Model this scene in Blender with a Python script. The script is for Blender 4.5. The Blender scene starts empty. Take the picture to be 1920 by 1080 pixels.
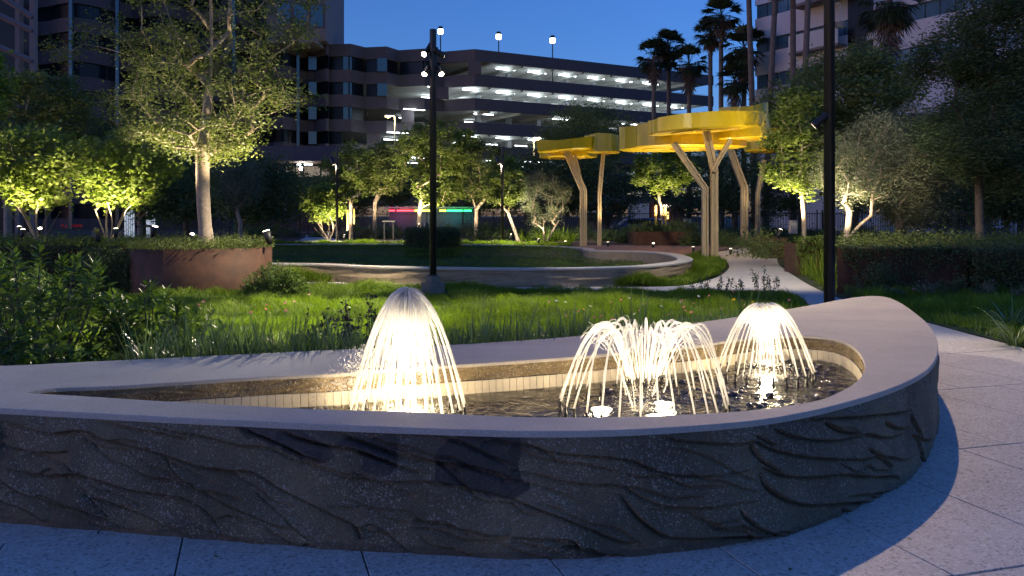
import bpy, bmesh, math, random
import numpy as np
from mathutils import Vector, Matrix, noise
from mathutils.geometry import tessellate_polygon
rng = np.random.default_rng(7); random.seed(7)
S = bpy.context.scene
C = S.collection
R = math.radians
# ------------------------------------------------------------------ camera
F = 1600.0; HOR = 405.0; CAMZ = 1.6
cam = bpy.data.cameras.new('camera'); co = bpy.data.objects.new('camera', cam); C.objects.link(co)
co.location = (0, 0, CAMZ); co.rotation_euler = (R(90), 0, 0)
cam.sensor_width = 36; cam.lens = 30; cam.shift_y = -(540-HOR)/1920; cam.clip_end = 4000; cam.clip_start = .05
S.camera = co
# ------------------------------------------------------------------ sky
w = bpy.data.worlds.new('World'); S.world = w; w.use_nodes = True
nt = w.node_tree; nt.nodes.clear()
sky = nt.nodes.new('ShaderNodeTexSky'); sky.sky_type = 'NISHITA'; sky.sun_disc = False
SUN_EL, SUN_ROT = R(4), R(250)   # dusk: the sun has just gone to the left behind the camera; no sun lamp
sky.sun_elevation = SUN_EL; sky.sun_rotation = SUN_ROT; sky.air_density = 1.0; sky.dust_density = .5; sky.ozone_density = 5.0
SKY = 0.099
bg = nt.nodes.new('ShaderNodeBackground'); bg.inputs[1].default_value = SKY
wo = nt.nodes.new('ShaderNodeOutputWorld')
mul = nt.nodes.new('ShaderNodeMix'); mul.data_type = 'RGBA'; mul.blend_type = 'MULTIPLY'; mul.inputs[0].default_value = 1
mul.inputs[7].default_value = (1.14, .8, 1.02, 1)   # white balance of the photograph
nt.links.new(sky.outputs[0], mul.inputs[6]); nt.links.new(mul.outputs[2], bg.inputs[0]); nt.links.new(bg.outputs[0], wo.inputs[0])
S.view_settings.view_transform = 'Standard'; S.view_settings.look = 'None'; S.view_settings.gamma = 1
S.view_settings.use_curve_mapping = False; S.view_settings.exposure = 2; K = .25   # K scales every lamp for that exposure
try:
    S.cycles.max_bounces = 6; S.cycles.transparent_max_bounces = 24; S.cycles.sample_clamp_indirect = 4
except Exception: pass
# ------------------------------------------------------------------ helpers
def gx(px, Y): return (px-960)/F*Y
def W(px, py, Y): return np.array([(px-960)/F*Y, Y, CAMZ-(py-HOR)/F*Y])
def P(px, py, z=0.0):
    Y = (CAMZ-z)*F/(py-HOR); return np.array([(px-960)/F*Y, Y])
def hgt(Y):
    t = np.clip((np.asarray(Y, float)-27)/6, 0, 1); return .36*t*t*(3-2*t)
def G(px, py):
    z = 0.0
    for _ in range(60):
        p = P(px, py, z); z = z*.6+.4*float(hgt(p[1]))
    return P(px, py, z)
def tag(o, label=None, cat=None, group=None, kind=None):
    if label: o['label'] = label
    if cat: o['category'] = cat
    if group: o['group'] = group
    if kind: o['kind'] = kind
    return o
def link(o, parent=None):
    C.objects.link(o)
    if parent is not None: o.parent = parent
    return o
def empty(name, loc, label, cat, group=None, rz=0):
    o = bpy.data.objects.new(name, None); C.objects.link(o); o.location = tuple(float(v) for v in loc); o.rotation_euler = (0, 0, rz)
    o.empty_display_size = .2
    return tag(o, label, cat, group)
def to_local(V, parent):
    if parent is None: return V
    M = np.array(Matrix.LocRotScale(parent.location, parent.rotation_euler, None).inverted())
    V = np.asarray(V, float); return V@M[:3, :3].T+M[:3, 3]
def npmesh(name, V, quads=None, tris=None, mat=None, parent=None, smooth=False, attr=None, kind=None, local=False):
    """V in world coordinates; becomes local to parent"""
    V = np.asarray(V, float).reshape(-1, 3)
    if not local: V = to_local(V, parent)
    me = bpy.data.meshes.new(name)
    q = np.zeros((0, 4), int) if quads is None or len(quads) == 0 else np.asarray(quads, int)
    t = np.zeros((0, 3), int) if tris is None or len(tris) == 0 else np.asarray(tris, int)
    me.vertices.add(len(V)); me.vertices.foreach_set('co', V.astype(np.float32).ravel())
    nl = q.size+t.size; me.loops.add(nl); me.loops.foreach_set('vertex_index', np.concatenate([q.ravel(), t.ravel()]).astype(np.int32))
    st = np.concatenate([np.arange(len(q))*4, q.size+np.arange(len(t))*3]).astype(np.int32)
    me.polygons.add(len(st)); me.polygons.foreach_set('loop_start', st)
    me.polygons.foreach_set('use_smooth', np.full(len(st), bool(smooth)))
    if attr is not None:
        a = me.attributes.new('tint', 'FLOAT', 'POINT'); a.data.foreach_set('value', np.asarray(attr, np.float32))
    me.update(calc_edges=True)
    if mat: me.materials.append(mat)
    o = bpy.data.objects.new(name, me); link(o, parent)
    if kind: o['kind'] = kind
    return o
class MB:
    def __init__(s): s.v = []; s.f = []
    def add(s, V, Fc):
        n = len(s.v); s.v += [tuple(map(float, v)) for v in V]; s.f += [tuple(i+n for i in f) for f in Fc]; return s
    def box(s, c, d, rz=0, tilt=None):
        x, y, z = d[0]/2, d[1]/2, d[2]/2
        V = [Vector((a*x, b*y, e*z)) for a in (-1, 1) for b in (-1, 1) for e in (-1, 1)]
        M = Matrix.Rotation(rz, 3, 'Z')
        if tilt is not None: M = M@tilt
        V = [M@v+Vector(c) for v in V]
        return s.add(V, [(0, 1, 3, 2), (4, 6, 7, 5), (0, 4, 5, 1), (2, 3, 7, 6), (0, 2, 6, 4), (1, 5, 7, 3)])
    def tube(s, pts, r, n=8, cap=True, flat=None):
        pts = [Vector(p) for p in pts]; rr = r if hasattr(r, '__len__') else [r]*len(pts)
        V = []; Fc = []
        up0 = None
        for i, p in enumerate(pts):
            d = (pts[min(i+1, len(pts)-1)]-pts[max(i-1, 0)]).normalized()
            if up0 is None: up0 = d.orthogonal().normalized()
            u = (up0-d*up0.dot(d))
            u = u.normalized() if u.length > 1e-5 else d.orthogonal().normalized()
            up0 = u; v = d.cross(u)
            for k in range(n):
                a = 2*math.pi*(k+.5)/n; V.append(p+(u*math.cos(a)+v*math.sin(a))*rr[i])
        for i in range(len(pts)-1):
            for k in range(n):
                Fc.append((i*n+k, i*n+(k+1) % n, (i+1)*n+(k+1) % n, (i+1)*n+k))
        if cap: Fc += [tuple(range(n))[::-1], tuple((len(pts)-1)*n+k for k in range(n))]
        return s.add(V, Fc)
    def lathe(s, prof, c, n=16, M=None):
        V = []; Fc = []
        for (r, z) in prof:
            for k in range(n):
                a = 2*math.pi*k/n; v = Vector((r*math.cos(a), r*math.sin(a), z))
                if M is not None: v = M@v
                V.append(v+Vector(c))
        for i in range(len(prof)-1):
            for k in range(n): Fc.append((i*n+k, i*n+(k+1) % n, (i+1)*n+(k+1) % n, (i+1)*n+k))
        Fc += [tuple(range(n))[::-1], tuple((len(prof)-1)*n+k for k in range(n))]
        return s.add(V, Fc)
    def prism(s, poly, z0, z1):
        n = len(poly); V = [(p[0], p[1], z0) for p in poly]+[(p[0], p[1], z1) for p in poly]
        T = tessellate_polygon([[Vector((p[0], p[1], 0)) for p in poly]])
        Fc = [tuple(t) for t in T]+[tuple(i+n for i in t) for t in T]+[(i, (i+1) % n, n+(i+1) % n, n+i) for i in range(n)]
        return s.add(V, Fc)
    def build(s, name, mat=None, parent=None, smooth=False, bevel=0, kind=None, local=False):
        V = np.array(s.v)
        if not local: V = to_local(V, parent)
        me = bpy.data.meshes.new(name); me.from_pydata([tuple(v) for v in V], [], s.f)
        bm = bmesh.new(); bm.from_mesh(me); bmesh.ops.recalc_face_normals(bm, faces=bm.faces)
        if bevel: bmesh.ops.bevel(bm, geom=[e for e in bm.edges if e.calc_face_angle(0) > .6], offset=bevel, segments=1, affect='EDGES')
        bm.to_mesh(me); bm.free()
        if smooth:
            me.polygons.foreach_set('use_smooth', np.ones(len(me.polygons), bool))
        if mat: me.materials.append(mat)
        o = bpy.data.objects.new(name, me); link(o, parent)
        if kind: o['kind'] = kind
        return o
def crom(pts, n=8, closed=False):
    pts = np.asarray(pts, float); N = len(pts); out = []
    rngi = range(N) if closed else range(N-1)
    for i in rngi:
        if closed: p0, p1, p2, p3 = pts[(i-1) % N], pts[i], pts[(i+1) % N], pts[(i+2) % N]
        else: p0, p1, p2, p3 = pts[max(i-1, 0)], pts[i], pts[i+1], pts[min(i+2, N-1)]
        for k in range(n):
            t = k/n; out.append(.5*((2*p1)+(-p0+p2)*t+(2*p0-5*p1+4*p2-p3)*t*t+(-p0+3*p1-3*p2+p3)*t**3))
    if not closed: out.append(pts[-1])
    return np.array(out)
def resample(pts, step, closed=False):
    pts = np.asarray(pts, float)
    if closed: pts = np.vstack([pts, pts[:1]])
    d = np.r_[0, np.cumsum(np.linalg.norm(np.diff(pts, axis=0), axis=1))]
    n = max(2, int(round(d[-1]/step))); s = np.linspace(0, d[-1], n+1)
    out = np.stack([np.interp(s, d, pts[:, k]) for k in range(pts.shape[1])], 1)
    return out[:-1] if closed else out
def inpoly(X, Y, poly):
    poly = np.asarray(poly); r = np.zeros(len(X), bool); j = len(poly)-1
    for i in range(len(poly)):
        xi, yi = poly[i]; xj, yj = poly[j]
        c = ((yi > Y) != (yj > Y)) & (X < (xj-xi)*(Y-yi)/(yj-yi+1e-12)+xi); r ^= c; j = i
    return r
def sample_poly(poly, n):
    poly = np.asarray(poly); lo, hi = poly.min(0), poly.max(0); out = np.zeros((0, 2))
    while len(out) < n:
        p = rng.uniform(lo, hi, (n*2, 2)); out = np.vstack([out, p[inpoly(p[:, 0], p[:, 1], poly)]])
    return out[:n]
def sheet(name, loops, z, mat, drape=True, kind='structure', thick=0, parent=None):
    """flat or draped polygon sheet; loops = [outer, hole...] in xy"""
    bm = bmesh.new(); vs = []; L3 = []
    for lp in loops:
        L3.append([Vector((p[0], p[1], 0)) for p in lp]); vs += [bm.verts.new((p[0], p[1], 0)) for p in lp]
    for t in tessellate_polygon(L3):
        try: bm.faces.new([vs[i] for i in t])
        except ValueError: pass
    if drape:
        for y in np.arange(27, 33.6, .5):
            bmesh.ops.bisect_plane(bm, geom=bm.verts[:]+bm.edges[:]+bm.faces[:], plane_co=(0, y, 0), plane_no=(0, 1, 0))
    for v in bm.verts: v.co.z = z+(float(hgt(v.co.y)) if drape else 0)
    bmesh.ops.recalc_face_normals(bm, faces=bm.faces)
    for f in bm.faces:
        if f.normal.z < 0: f.normal_flip()
    if thick:
        r = bmesh.ops.extrude_face_region(bm, geom=bm.faces[:])
        for g in r['geom']:
            if isinstance(g, bmesh.types.BMVert): g.co.z += thick
        bmesh.ops.recalc_face_normals(bm, faces=bm.faces)
    me = bpy.data.meshes.new(name); bm.to_mesh(me); bm.free(); me.materials.append(mat)
    o = bpy.data.objects.new(name, me); link(o, parent)
    if kind: o['kind'] = kind
    return o
# ------------------------------------------------------------------ materials
def newmat(name):
    m = bpy.data.materials.new(name); m.use_nodes = True; n = m.node_tree; b = n.nodes['Principled BSDF']; return m, n, b
def mat(name, col, rough=.7, metal=0, var=.25, scale=8, bump=.2, bscale=None, spec=.5, speck=None, col2=None, dist=.01, det=6):
    m, n, b = newmat(name); N = n.nodes; L = n.links
    tc = N.new('ShaderNodeTexCoord')
    no = N.new('ShaderNodeTexNoise'); no.inputs['Scale'].default_value = scale; no.inputs['Detail'].default_value = det; no.inputs['Roughness'].default_value = .65
    L.new(tc.outputs['Object'], no.inputs['Vector'])
    r = N.new('ShaderNodeValToRGB'); c = np.array(col); c2 = np.array(col2) if col2 is not None else None
    r.color_ramp.elements[0].position = .3; r.color_ramp.elements[1].position = .7
    lo = c*(1-var); hi = (c*(1+var)) if c2 is None else c2
    r.color_ramp.elements[0].color = (*lo, 1); r.color_ramp.elements[1].color = (*np.minimum(hi, 1), 1)
    L.new(no.outputs[0], r.inputs[0]); out = r.outputs[0]
    if speck:
        for (sc, thr, colr, amt) in speck:
            v = N.new('ShaderNodeTexVoronoi'); v.inputs['Scale'].default_value = sc; L.new(tc.outputs['Object'], v.inputs['Vector'])
            sep = N.new('ShaderNodeSeparateColor'); L.new(v.outputs['Color'], sep.inputs[0])
            g = N.new('ShaderNodeMath'); g.operation = 'GREATER_THAN'; g.inputs[1].default_value = thr; L.new(sep.outputs[0], g.inputs[0])
            mm = N.new('ShaderNodeMath'); mm.operation = 'MULTIPLY'; mm.inputs[1].default_value = amt; L.new(g.outputs[0], mm.inputs[0])
            mx = N.new('ShaderNodeMix'); mx.data_type = 'RGBA'; L.new(mm.outputs[0], mx.inputs[0]); L.new(out, mx.inputs[6]); mx.inputs[7].default_value = (*colr, 1); out = mx.outputs[2]
    L.new(out, b.inputs['Base Color'])
    b.inputs['Roughness'].default_value = rough; b.inputs['Metallic'].default_value = metal; b.inputs['Specular IOR Level'].default_value = spec
    if bump:
        n2 = N.new('ShaderNodeTexNoise'); n2.inputs['Scale'].default_value = bscale or scale*4; n2.inputs['Detail'].default_value = 8; L.new(tc.outputs['Object'], n2.inputs['Vector'])
        bp = N.new('ShaderNodeBump'); bp.inputs['Strength'].default_value = bump; bp.inputs['Distance'].default_value = dist
        L.new(n2.outputs[0], bp.inputs['Height']); L.new(bp.outputs[0], b.inputs['Normal'])
    return m
def emis(name, col, s):
    m, n, b = newmat(name); b.inputs['Base Color'].default_value = (*col, 1); b.inputs['Emission Color'].default_value = (*col, 1); b.inputs['Emission Strength'].default_value = s*K; return m
def leafmat(name, dark, light, trans=.35, rough=.5, spec=.4):
    m, n, b = newmat(name); N = n.nodes; L = n.links
    a = N.new('ShaderNodeAttribute'); a.attribute_name = 'tint'
    oi = N.new('ShaderNodeObjectInfo')
    ad = N.new('ShaderNodeMath'); ad.operation = 'MAXIMUM'; L.new(a.outputs['Fac'], ad.inputs[0])
    rm = N.new('ShaderNodeMath'); rm.operation = 'MULTIPLY'; rm.inputs[1].default_value = .25; L.new(oi.outputs['Random'], rm.inputs[0]); L.new(rm.outputs[0], ad.inputs[1])
    r = N.new('ShaderNodeValToRGB'); e = r.color_ramp.elements; e[0].color = (*dark, 1); e[1].color = (*light, 1); L.new(ad.outputs[0], r.inputs[0])
    L.new(r.outputs[0], b.inputs['Base Color']); b.inputs['Roughness'].default_value = rough; b.inputs['Specular IOR Level'].default_value = spec
    t = N.new('ShaderNodeBsdfTranslucent'); g = N.new('ShaderNodeMix'); g.data_type = 'RGBA'; g.blend_type = 'MULTIPLY'; g.inputs[0].default_value = 1
    g.inputs[7].default_value = (1.3, 1.4, .8, 1); L.new(r.outputs[0], g.inputs[6]); L.new(g.outputs[2], t.inputs[0])
    mx = N.new('ShaderNodeMixShader'); mx.inputs[0].default_value = trans
    out = N['Material Output']; L.new(b.outputs[0], mx.inputs[1]); L.new(t.outputs[0], mx.inputs[2]); L.new(mx.outputs[0], out.inputs[0])
    return m
M = {}
M['terrazzo'] = mat('terrazzo paving', (.5, .485, .44), .55, var=.17, scale=1.1, bump=.12, bscale=180, dist=.003, speck=[(90, .8, (.7, .71, .7), .55), (70, .9, (.12, .14, .14), .6), (38, .94, (.62, .64, .6), .6), (150, .8, (.2, .22, .22), .4)])
M['grout'] = mat('dark joint', (.03, .03, .03), .9, bump=0)
M['rim'] = mat('blasted concrete rim', (.37, .34, .29), .6, var=.17, scale=1.6, bump=.35, bscale=260, dist=.004, speck=[(260, .86, (.62, .6, .58), .5), (300, .86, (.28, .27, .27), .5)])
M['path'] = mat('path concrete', (.47, .45, .43), .75, var=.1, scale=1.5, bump=.2, bscale=120, dist=.003, speck=[(120, .9, (.3, .29, .28), .4)])
M['plaza'] = mat('red brown pavers', (.2, .115, .09), .75, var=.25, scale=6, bump=.3)
M['ring'] = mat('ring wall concrete', (.27, .21, .135), .75, var=.18, scale=3, bump=.5, bscale=14, dist=.05)
M['ringtop'] = mat('ring wall cap', (.42, .4, .36), .7, var=.08, scale=3, bump=.1)
M['corten'] = mat('rusted steel', (.065, .027, .012), .75, var=.35, scale=3.5, bump=.25, bscale=40, col2=(.11, .044, .019), dist=.004)
M['soil'] = mat('mulch soil', (.06, .04, .026), .95, var=.5, scale=9, bump=.8, bscale=60, dist=.03)
M['ground'] = mat('dark ground cover', (.035, .045, .02), .95, var=.5, scale=2, bump=.6, bscale=30, dist=.04)
M['turf'] = mat('turf base', (.045, .075, .018), .95, var=.35, scale=1.2, bump=.6, bscale=90, dist=.02)
M['asphalt'] = mat('asphalt', (.05, .05, .052), .85, var=.2, scale=6)
M['pole'] = mat('dark bronze paint', (.018, .016, .015), .42, var=.15, bump=.05)
M['black'] = mat('black metal', (.012, .012, .012), .5, var=.1, bump=0)
M['plinth'] = mat('dark concrete plinth', (.15, .15, .13), .8, var=.25, scale=9, bump=.3, bscale=60)
M['bark'] = mat('pale bark', (.34, .27, .2), .85, var=.3, scale=14, bump=.6, bscale=50, dist=.01)
M['darkbark'] = mat('dark bark', (.12, .09, .065), .9, var=.35, scale=14, bump=.6, bscale=50, dist=.01)
M['post'] = mat('timber tone posts', (.5, .39, .22), .6, var=.1, scale=5, bump=.1)
M['yellow'] = mat('yellow enamel', (.7, .5, .012), .3, var=.1, scale=1.3, bump=.25, bscale=2.5, dist=.04)
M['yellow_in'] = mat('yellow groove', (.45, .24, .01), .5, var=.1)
M['spandrel'] = mat('brown precast', (.095, .08, .085), .85, var=.12, scale=1.2, bump=.1)
M['spandrel2'] = mat('grey precast', (.17, .15, .15), .85, var=.1, scale=1.2, bump=.1)
M['white'] = mat('off white render', (.47, .5, .53), .85, var=.06, scale=.6, bump=.05)
M['conc'] = mat('garage concrete', (.42, .42, .4), .85, var=.15, scale=.5, bump=.1)
M['glass'] = mat('dark glass', (.006, .01, .014), .3, var=.3, scale=.3, bump=0, spec=.3)
M['tealglass'] = mat('teal mirror glass', (.02, .075, .095), .15, var=.15, scale=.4, bump=0, spec=1)
M['blueglass'] = mat('blue window glass', (.06, .13, .18), .12, var=.3, scale=.3, bump=0, spec=1)
M['stake'] = mat('yellow timber stake', (.5, .33, .08), .8)
M['pebble'] = mat('wet black pebble', (.02, .02, .021), .18, var=.5, scale=20, bump=.1, spec=.8)
M['tile'] = mat('cream limestone tile', (.52, .46, .34), .55, var=.14, scale=14, bump=.12, bscale=60, dist=.003)
M['poolfloor'] = mat('dark pool floor', (.014, .015, .016), .5, var=.4, scale=6)
M['brass'] = mat('brass nozzle', (.4, .25, .08), .3, metal=1, bump=0)
M['grey'] = mat('grey cabinet', (.42, .42, .4), .7, var=.05)
M['signwhite'] = mat('white lettering', (.7, .7, .72), .6, bump=0, var=.02)
M['red'] = mat('stop red', (.45, .03, .03), .5, bump=0, var=.05)
M['drywood'] = mat('palm trunk', (.14, .11, .085), .95, var=.3, scale=3, bump=.6)
M['leaf_big'] = leafmat('glossy evergreen leaf', (.05, .09, .02), (.2, .3, .06), .35, .45, .25)
M['leaf_tree'] = leafmat('olive green leaf', (.06, .085, .02), (.19, .23, .06), .35, .45)
M['leaf_maple'] = leafmat('yellow green leaf', (.09, .14, .025), (.27, .34, .06), .4, .5)
M['leaf_lit'] = leafmat('fresh green leaf', (.07, .11, .02), (.22, .28, .06), .4, .5)
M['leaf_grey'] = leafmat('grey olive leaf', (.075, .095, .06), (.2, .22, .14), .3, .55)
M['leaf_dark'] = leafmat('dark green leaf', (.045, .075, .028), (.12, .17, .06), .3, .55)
M['leaf_low'] = leafmat('low shrub leaf', (.065, .1, .028), (.2, .26, .08), .3, .55)
M['palm'] = leafmat('palm frond', (.02, .035, .018), (.055, .08, .035), .25, .5)
M['grass'] = leafmat('grass blade', (.06, .115, .01), (.22, .31, .03), .4, .55, .25)
M['grass_far'] = leafmat('lawn blade', (.06, .11, .018), (.15, .22, .045), .35, .6, .2)
M['strap'] = leafmat('strap leaf blade', (.04, .08, .025), (.2, .28, .1), .3, .35, .5)
M['purple'] = leafmat('dark purple foliage', (.02, .014, .018), (.06, .035, .045), .15, .6)
M['pink'] = leafmat('pink petals', (.6, .12, .25), (.85, .5, .62), .4)
M['whitefl'] = leafmat('white petals', (.6, .55, .6), (.8, .78, .8), .4)
M['yellowfl'] = leafmat('yellow petals', (.7, .4, .02), (.8, .6, .05), .4)
M['redfl'] = leafmat('red petals', (.6, .02, .02), (.8, .05, .08), .4)
M['lens'] = emis('lit lens', (1, .82, .58), 30)
M['lens_pool'] = emis('pool lamp lens', (1, .85, .58), 14)
M['lens_dim'] = emis('dim lens', (1, .8, .55), 6)
M['tube'] = emis('fluorescent tube', (.85, .95, 1), 18)
M['rooflamp'] = emis('roof lamp glass', (1, .93, .85), 14)
M['streetlens'] = emis('street lamp lens', (1, .82, .35), 25)
# ------------------------------------------------------------------ lamps
def lamp(kind, name, loc, power, col, parent=None, target=None, angle=60, blend=.6, radius=.05):
    l = bpy.data.lights.new(name, kind); l.energy = power*K; l.color = col; l.shadow_soft_size = radius
    if kind == 'SPOT': l.spot_size = R(angle); l.spot_blend = blend
    o = bpy.data.objects.new(name, l); C.objects.link(o)
    loc = Vector([float(v) for v in loc]); M4 = Matrix.Translation(loc)
    if target is not None: M4 = M4@(Vector([float(v) for v in target])-loc).to_track_quat('-Z', 'Y').to_matrix().to_4x4()
    if parent is not None:
        o.parent = parent
        M4 = Matrix.LocRotScale(parent.location, parent.rotation_euler, None).inverted()@M4
    o.matrix_basis = M4
    return o
WARM = (1, .8, .54); WARM2 = (1, .85, .62); COOL = (.8, .93, 1)
def spotlight(base, target, power, label, angle=75, col=WARM, size=1.0, group='garden uplights', h=.16, lens='lens'):
    base = Vector([float(v) for v in base]); tgt = Vector([float(v) for v in target])
    o = empty('garden_spotlight', base, label, 'spotlight', group)
    d = (tgt-base).normalized(); hd = base+Vector((0, 0, h*size))
    MB().tube([base, hd], .014*size, 6).build('stake', M['black'], o)
    MB().tube([hd-d*.1*size, hd-d*.02*size, hd+d*.1*size], [.032*size, .05*size, .055*size], 12).build('lamp_housing', M['black'], o, True)
    q = d.to_track_quat('Z', 'Y').to_matrix()
    MB().lathe([(.05*size, .0), (.048*size, .008), (.02*size, .014)], hd+d*.1*size, 12, q).build('lens', M[lens], o, True)
    lamp('SPOT', 'spot_lamp', hd+d*.13*size, power, col, o, hd+d*3, angle, .7, .04)
    return o
# ------------------------------------------------------------------ vegetation generators
def rand_unit(n):
    v = rng.normal(size=(n, 3)); return v/np.linalg.norm(v, axis=1, keepdims=True)
def leaf_quads(pts, L, w, updown=.3, droop=0.0):
    """folded lozenge leaves: 4 verts each"""
    n = len(pts); L = np.broadcast_to(L, n)*rng.uniform(.65, 1.25, n); wd = L*w
    d = rand_unit(n); d[:, 2] = d[:, 2]*updown-droop; d /= np.linalg.norm(d, axis=1, keepdims=True)
    nr = rand_unit(n)+np.array([0, 0, .8]); s = np.cross(d, nr); s /= np.linalg.norm(s, axis=1, keepdims=True)+1e-9
    up = np.cross(s, d)
    V = np.stack([pts, pts+d*(L*.5)[:, None]+s*(wd*.5)[:, None]+up*(L*.06)[:, None], pts+d*L[:, None], pts+d*(L*.45)[:, None]-s*(wd*.5)[:, None]+up*(L*.06)[:, None]], 1)
    Q = np.arange(n*4).reshape(n, 4)
    return V.reshape(-1, 3), Q
def branch_mesh(nodes, parent, rad, ns=6):
    nodes = np.asarray(nodes); idx = np.array([i for i in range(len(nodes)) if parent[i] >= 0]); pa = np.array(parent)[idx]
    a = nodes[pa]; b = nodes[idx]; d = b-a; Ln = np.linalg.norm(d, axis=1, keepdims=True); d = d/(Ln+1e-9); a = a-d*np.minimum(rad[idx][:, None]*.4, .03)
    ref = np.where(np.abs(d[:, 2:3]) > .9, np.array([[1., 0, 0]]), np.array([[0, 0, 1.]])); u = np.cross(d, ref); u /= np.linalg.norm(u, axis=1, keepdims=True); v = np.cross(d, u)
    ang = np.arange(ns)*2*math.pi/ns; c = np.cos(ang)[None, :, None]; s = np.sin(ang)[None, :, None]
    ring = u[:, None]*c+v[:, None]*s
    ra = np.minimum(rad[pa], rad[idx]*1.35)[:, None, None]; rb = rad[idx][:, None, None]
    V = np.concatenate([a[:, None]+ring*ra, b[:, None]+ring*rb], 1)
    n = len(idx); base = np.arange(n)[:, None]*2*ns; k = np.arange(ns); k2 = (k+1) % ns
    Q = np.stack([base+k, base+k2, base+ns+k2, base+ns+k], -1).reshape(-1, 4)
    return V.reshape(-1, 3), Q
def tree(name, label, base, vols, fork, r0, nt, nleaf, leaf, mt, bark='bark', cat='tree', group=None, stems=1, leader=None, spread=.16, lean=(0, 0), updown=.3, droop=0., w=.5, wob=.06, shell=.5):
    """vols: list of (center, radii) world; fork height above base"""
    base = np.array(base, float)
    o = empty(name, base, label, cat, group)
    nodes = [base.copy()]; par = [-1]
    def path(i0, p1, seg, wobble, sag=0.):
        p0 = nodes[i0]; i = i0; d = np.linalg.norm(p1-p0)
        off = rng.normal(size=3)*wobble*d; off[2] = abs(off[2])*.5-sag*d
        for k in range(1, seg+1):
            t = k/seg; q = p0*(1-t)+p1*t+off*math.sin(math.pi*t)
            nodes.append(q); par.append(i); i = len(nodes)-1
        return i
    top = base+np.array([lean[0], lean[1], fork])
    tops = []
    if stems == 1:
        i = path(0, top, 5, .015); tops.append(i)
        if leader: path(i, base+np.array([lean[0]*1.3, lean[1]*1.3, leader]), 8, .03)
    else:
        vc = np.mean([v[0] for v in vols], 0); vr = np.max([v[1] for v in vols], 0)
        for k in range(stems):
            a = 2*math.pi*(k+rng.uniform(-.2, .2))/stems; rr = rng.uniform(.35, .6)
            e = np.array([vc[0]+math.cos(a)*vr[0]*rr, vc[1]+math.sin(a)*vr[1]*rr, base[2]+fork*rng.uniform(.9, 1.5)])
            tops.append(path(0, e, 5, .05))
    T = []
    per = max(1, nt//len(vols))
    wts = np.array([np.prod(v[1]) for v in vols])**.6; wts /= wts.sum()
    for (c, r), wt in zip(vols, wts):
        k = max(3, int(nt*wt)); u = rand_unit(k)*(rng.uniform(shell**3, 1, k)**(1/3))[:, None]
        T.append(np.array(c)+u*np.array(r))
    T = np.vstack(T); T = T[T[:, 2] > base[2]+fork*.35]
    f0 = nodes[tops[0]] if stems == 1 else base+np.array([0, 0, fork*.6])
    T = T[np.argsort(np.linalg.norm(T-f0, axis=1))]
    tips = []
    start = 3 if stems == 1 else 1
    for t in T:
        A = np.array(nodes); dd = np.linalg.norm(A-t, axis=1)+.35*np.maximum(0, A[:, 2]-t[2]+.1*dd_scale(A, t))+.38*np.linalg.norm(A-f0, axis=1)
        if stems == 1: dd[:5] = 1e9
        else: dd[0] = 1e9
        j = int(np.argmin(dd)); tips.append(path(j, t, 3, wob))
    nodes = np.array(nodes); cnt = np.zeros(len(nodes))
    for i in tips: cnt[i] += 1
    for i in range(len(nodes)-1, 0, -1): cnt[par[i]] += max(cnt[i], .3)
    cnt = np.maximum(cnt, .3); rad = r0*(cnt/cnt[0])**.62; rad = np.maximum(rad, .006 if base[1] < 30 else .012)
    if stems == 1:
        rad[0] = r0*1.25
    V, Q = branch_mesh(nodes, par, rad, 7 if base[1] < 25 else 5)
    npmesh('trunk', V, Q, None, M[bark], o, True)
    # leaves
    pi = np.array(par)
    tipn = np.array(tips); which = tipn[rng.integers(0, len(tipn), nleaf)]
    back = rng.uniform(0, 1, nleaf)[:, None]**2
    pts = nodes[which]*(1-back)+nodes[pi[which]]*back+rng.normal(size=(nleaf, 3))*spread*np.array([1, 1, .7])
    V, Q = leaf_quads(pts, leaf, w, updown, droop)
    clump = rng.uniform(0, .55, len(nodes))[which]
    tint = np.repeat(np.clip(clump+rng.uniform(0, .45, nleaf), 0, 1), 4)
    npmesh('crown', V, Q, None, M[mt], o, False, tint)
    return o
def dd_scale(A, t): return 0.0
def shrub(label, c, r, n, leaf, mt, group=None, name='shrub', w=.45, updown=.6, droop=0., stems=10, cat='shrub', top=.0):
    """c base centre (x,y,z), r=(rx,ry,h): domed shrub with stems"""
    c = np.array(c, float); o = empty(name, c, label, cat, group)
    nt = max(8, n//40); u = rand_unit(nt); u[:, 2] = np.abs(u[:, 2]); u *= rng.uniform(.55, 1, (nt, 1))
    tips = c+u*np.array([r[0], r[1], r[2]]); tips[:, 2] += rng.normal(size=nt)*.06*r[2]
    wh = rng.integers(0, nt, n); k = rng.uniform(0, .45, n)[:, None]
    pts = tips[wh]*(1-k)+(c+np.array([0, 0, r[2]*.1]))*k+rng.normal(size=(n, 3))*.1*np.array(r)
    pts[:, 2] = np.maximum(pts[:, 2], c[2]+.01)
    V, Q = leaf_quads(pts, leaf, w, updown, droop)
    tint = np.repeat(np.clip(rng.uniform(0, .55, nt)[wh]+rng.uniform(0, .45, n), 0, 1), 4)
    npmesh('foliage', V, Q, None, M[mt], o, False, tint)
    m = MB()
    for t in tips[:stems]: m.tube([c+np.array([0, 0, -.02]), (c+t)/2+rng.normal(size=3)*.03, t], [.012, .008, .004], 4)
    m.build('stems', M['darkbark'], o)
    return o
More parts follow.
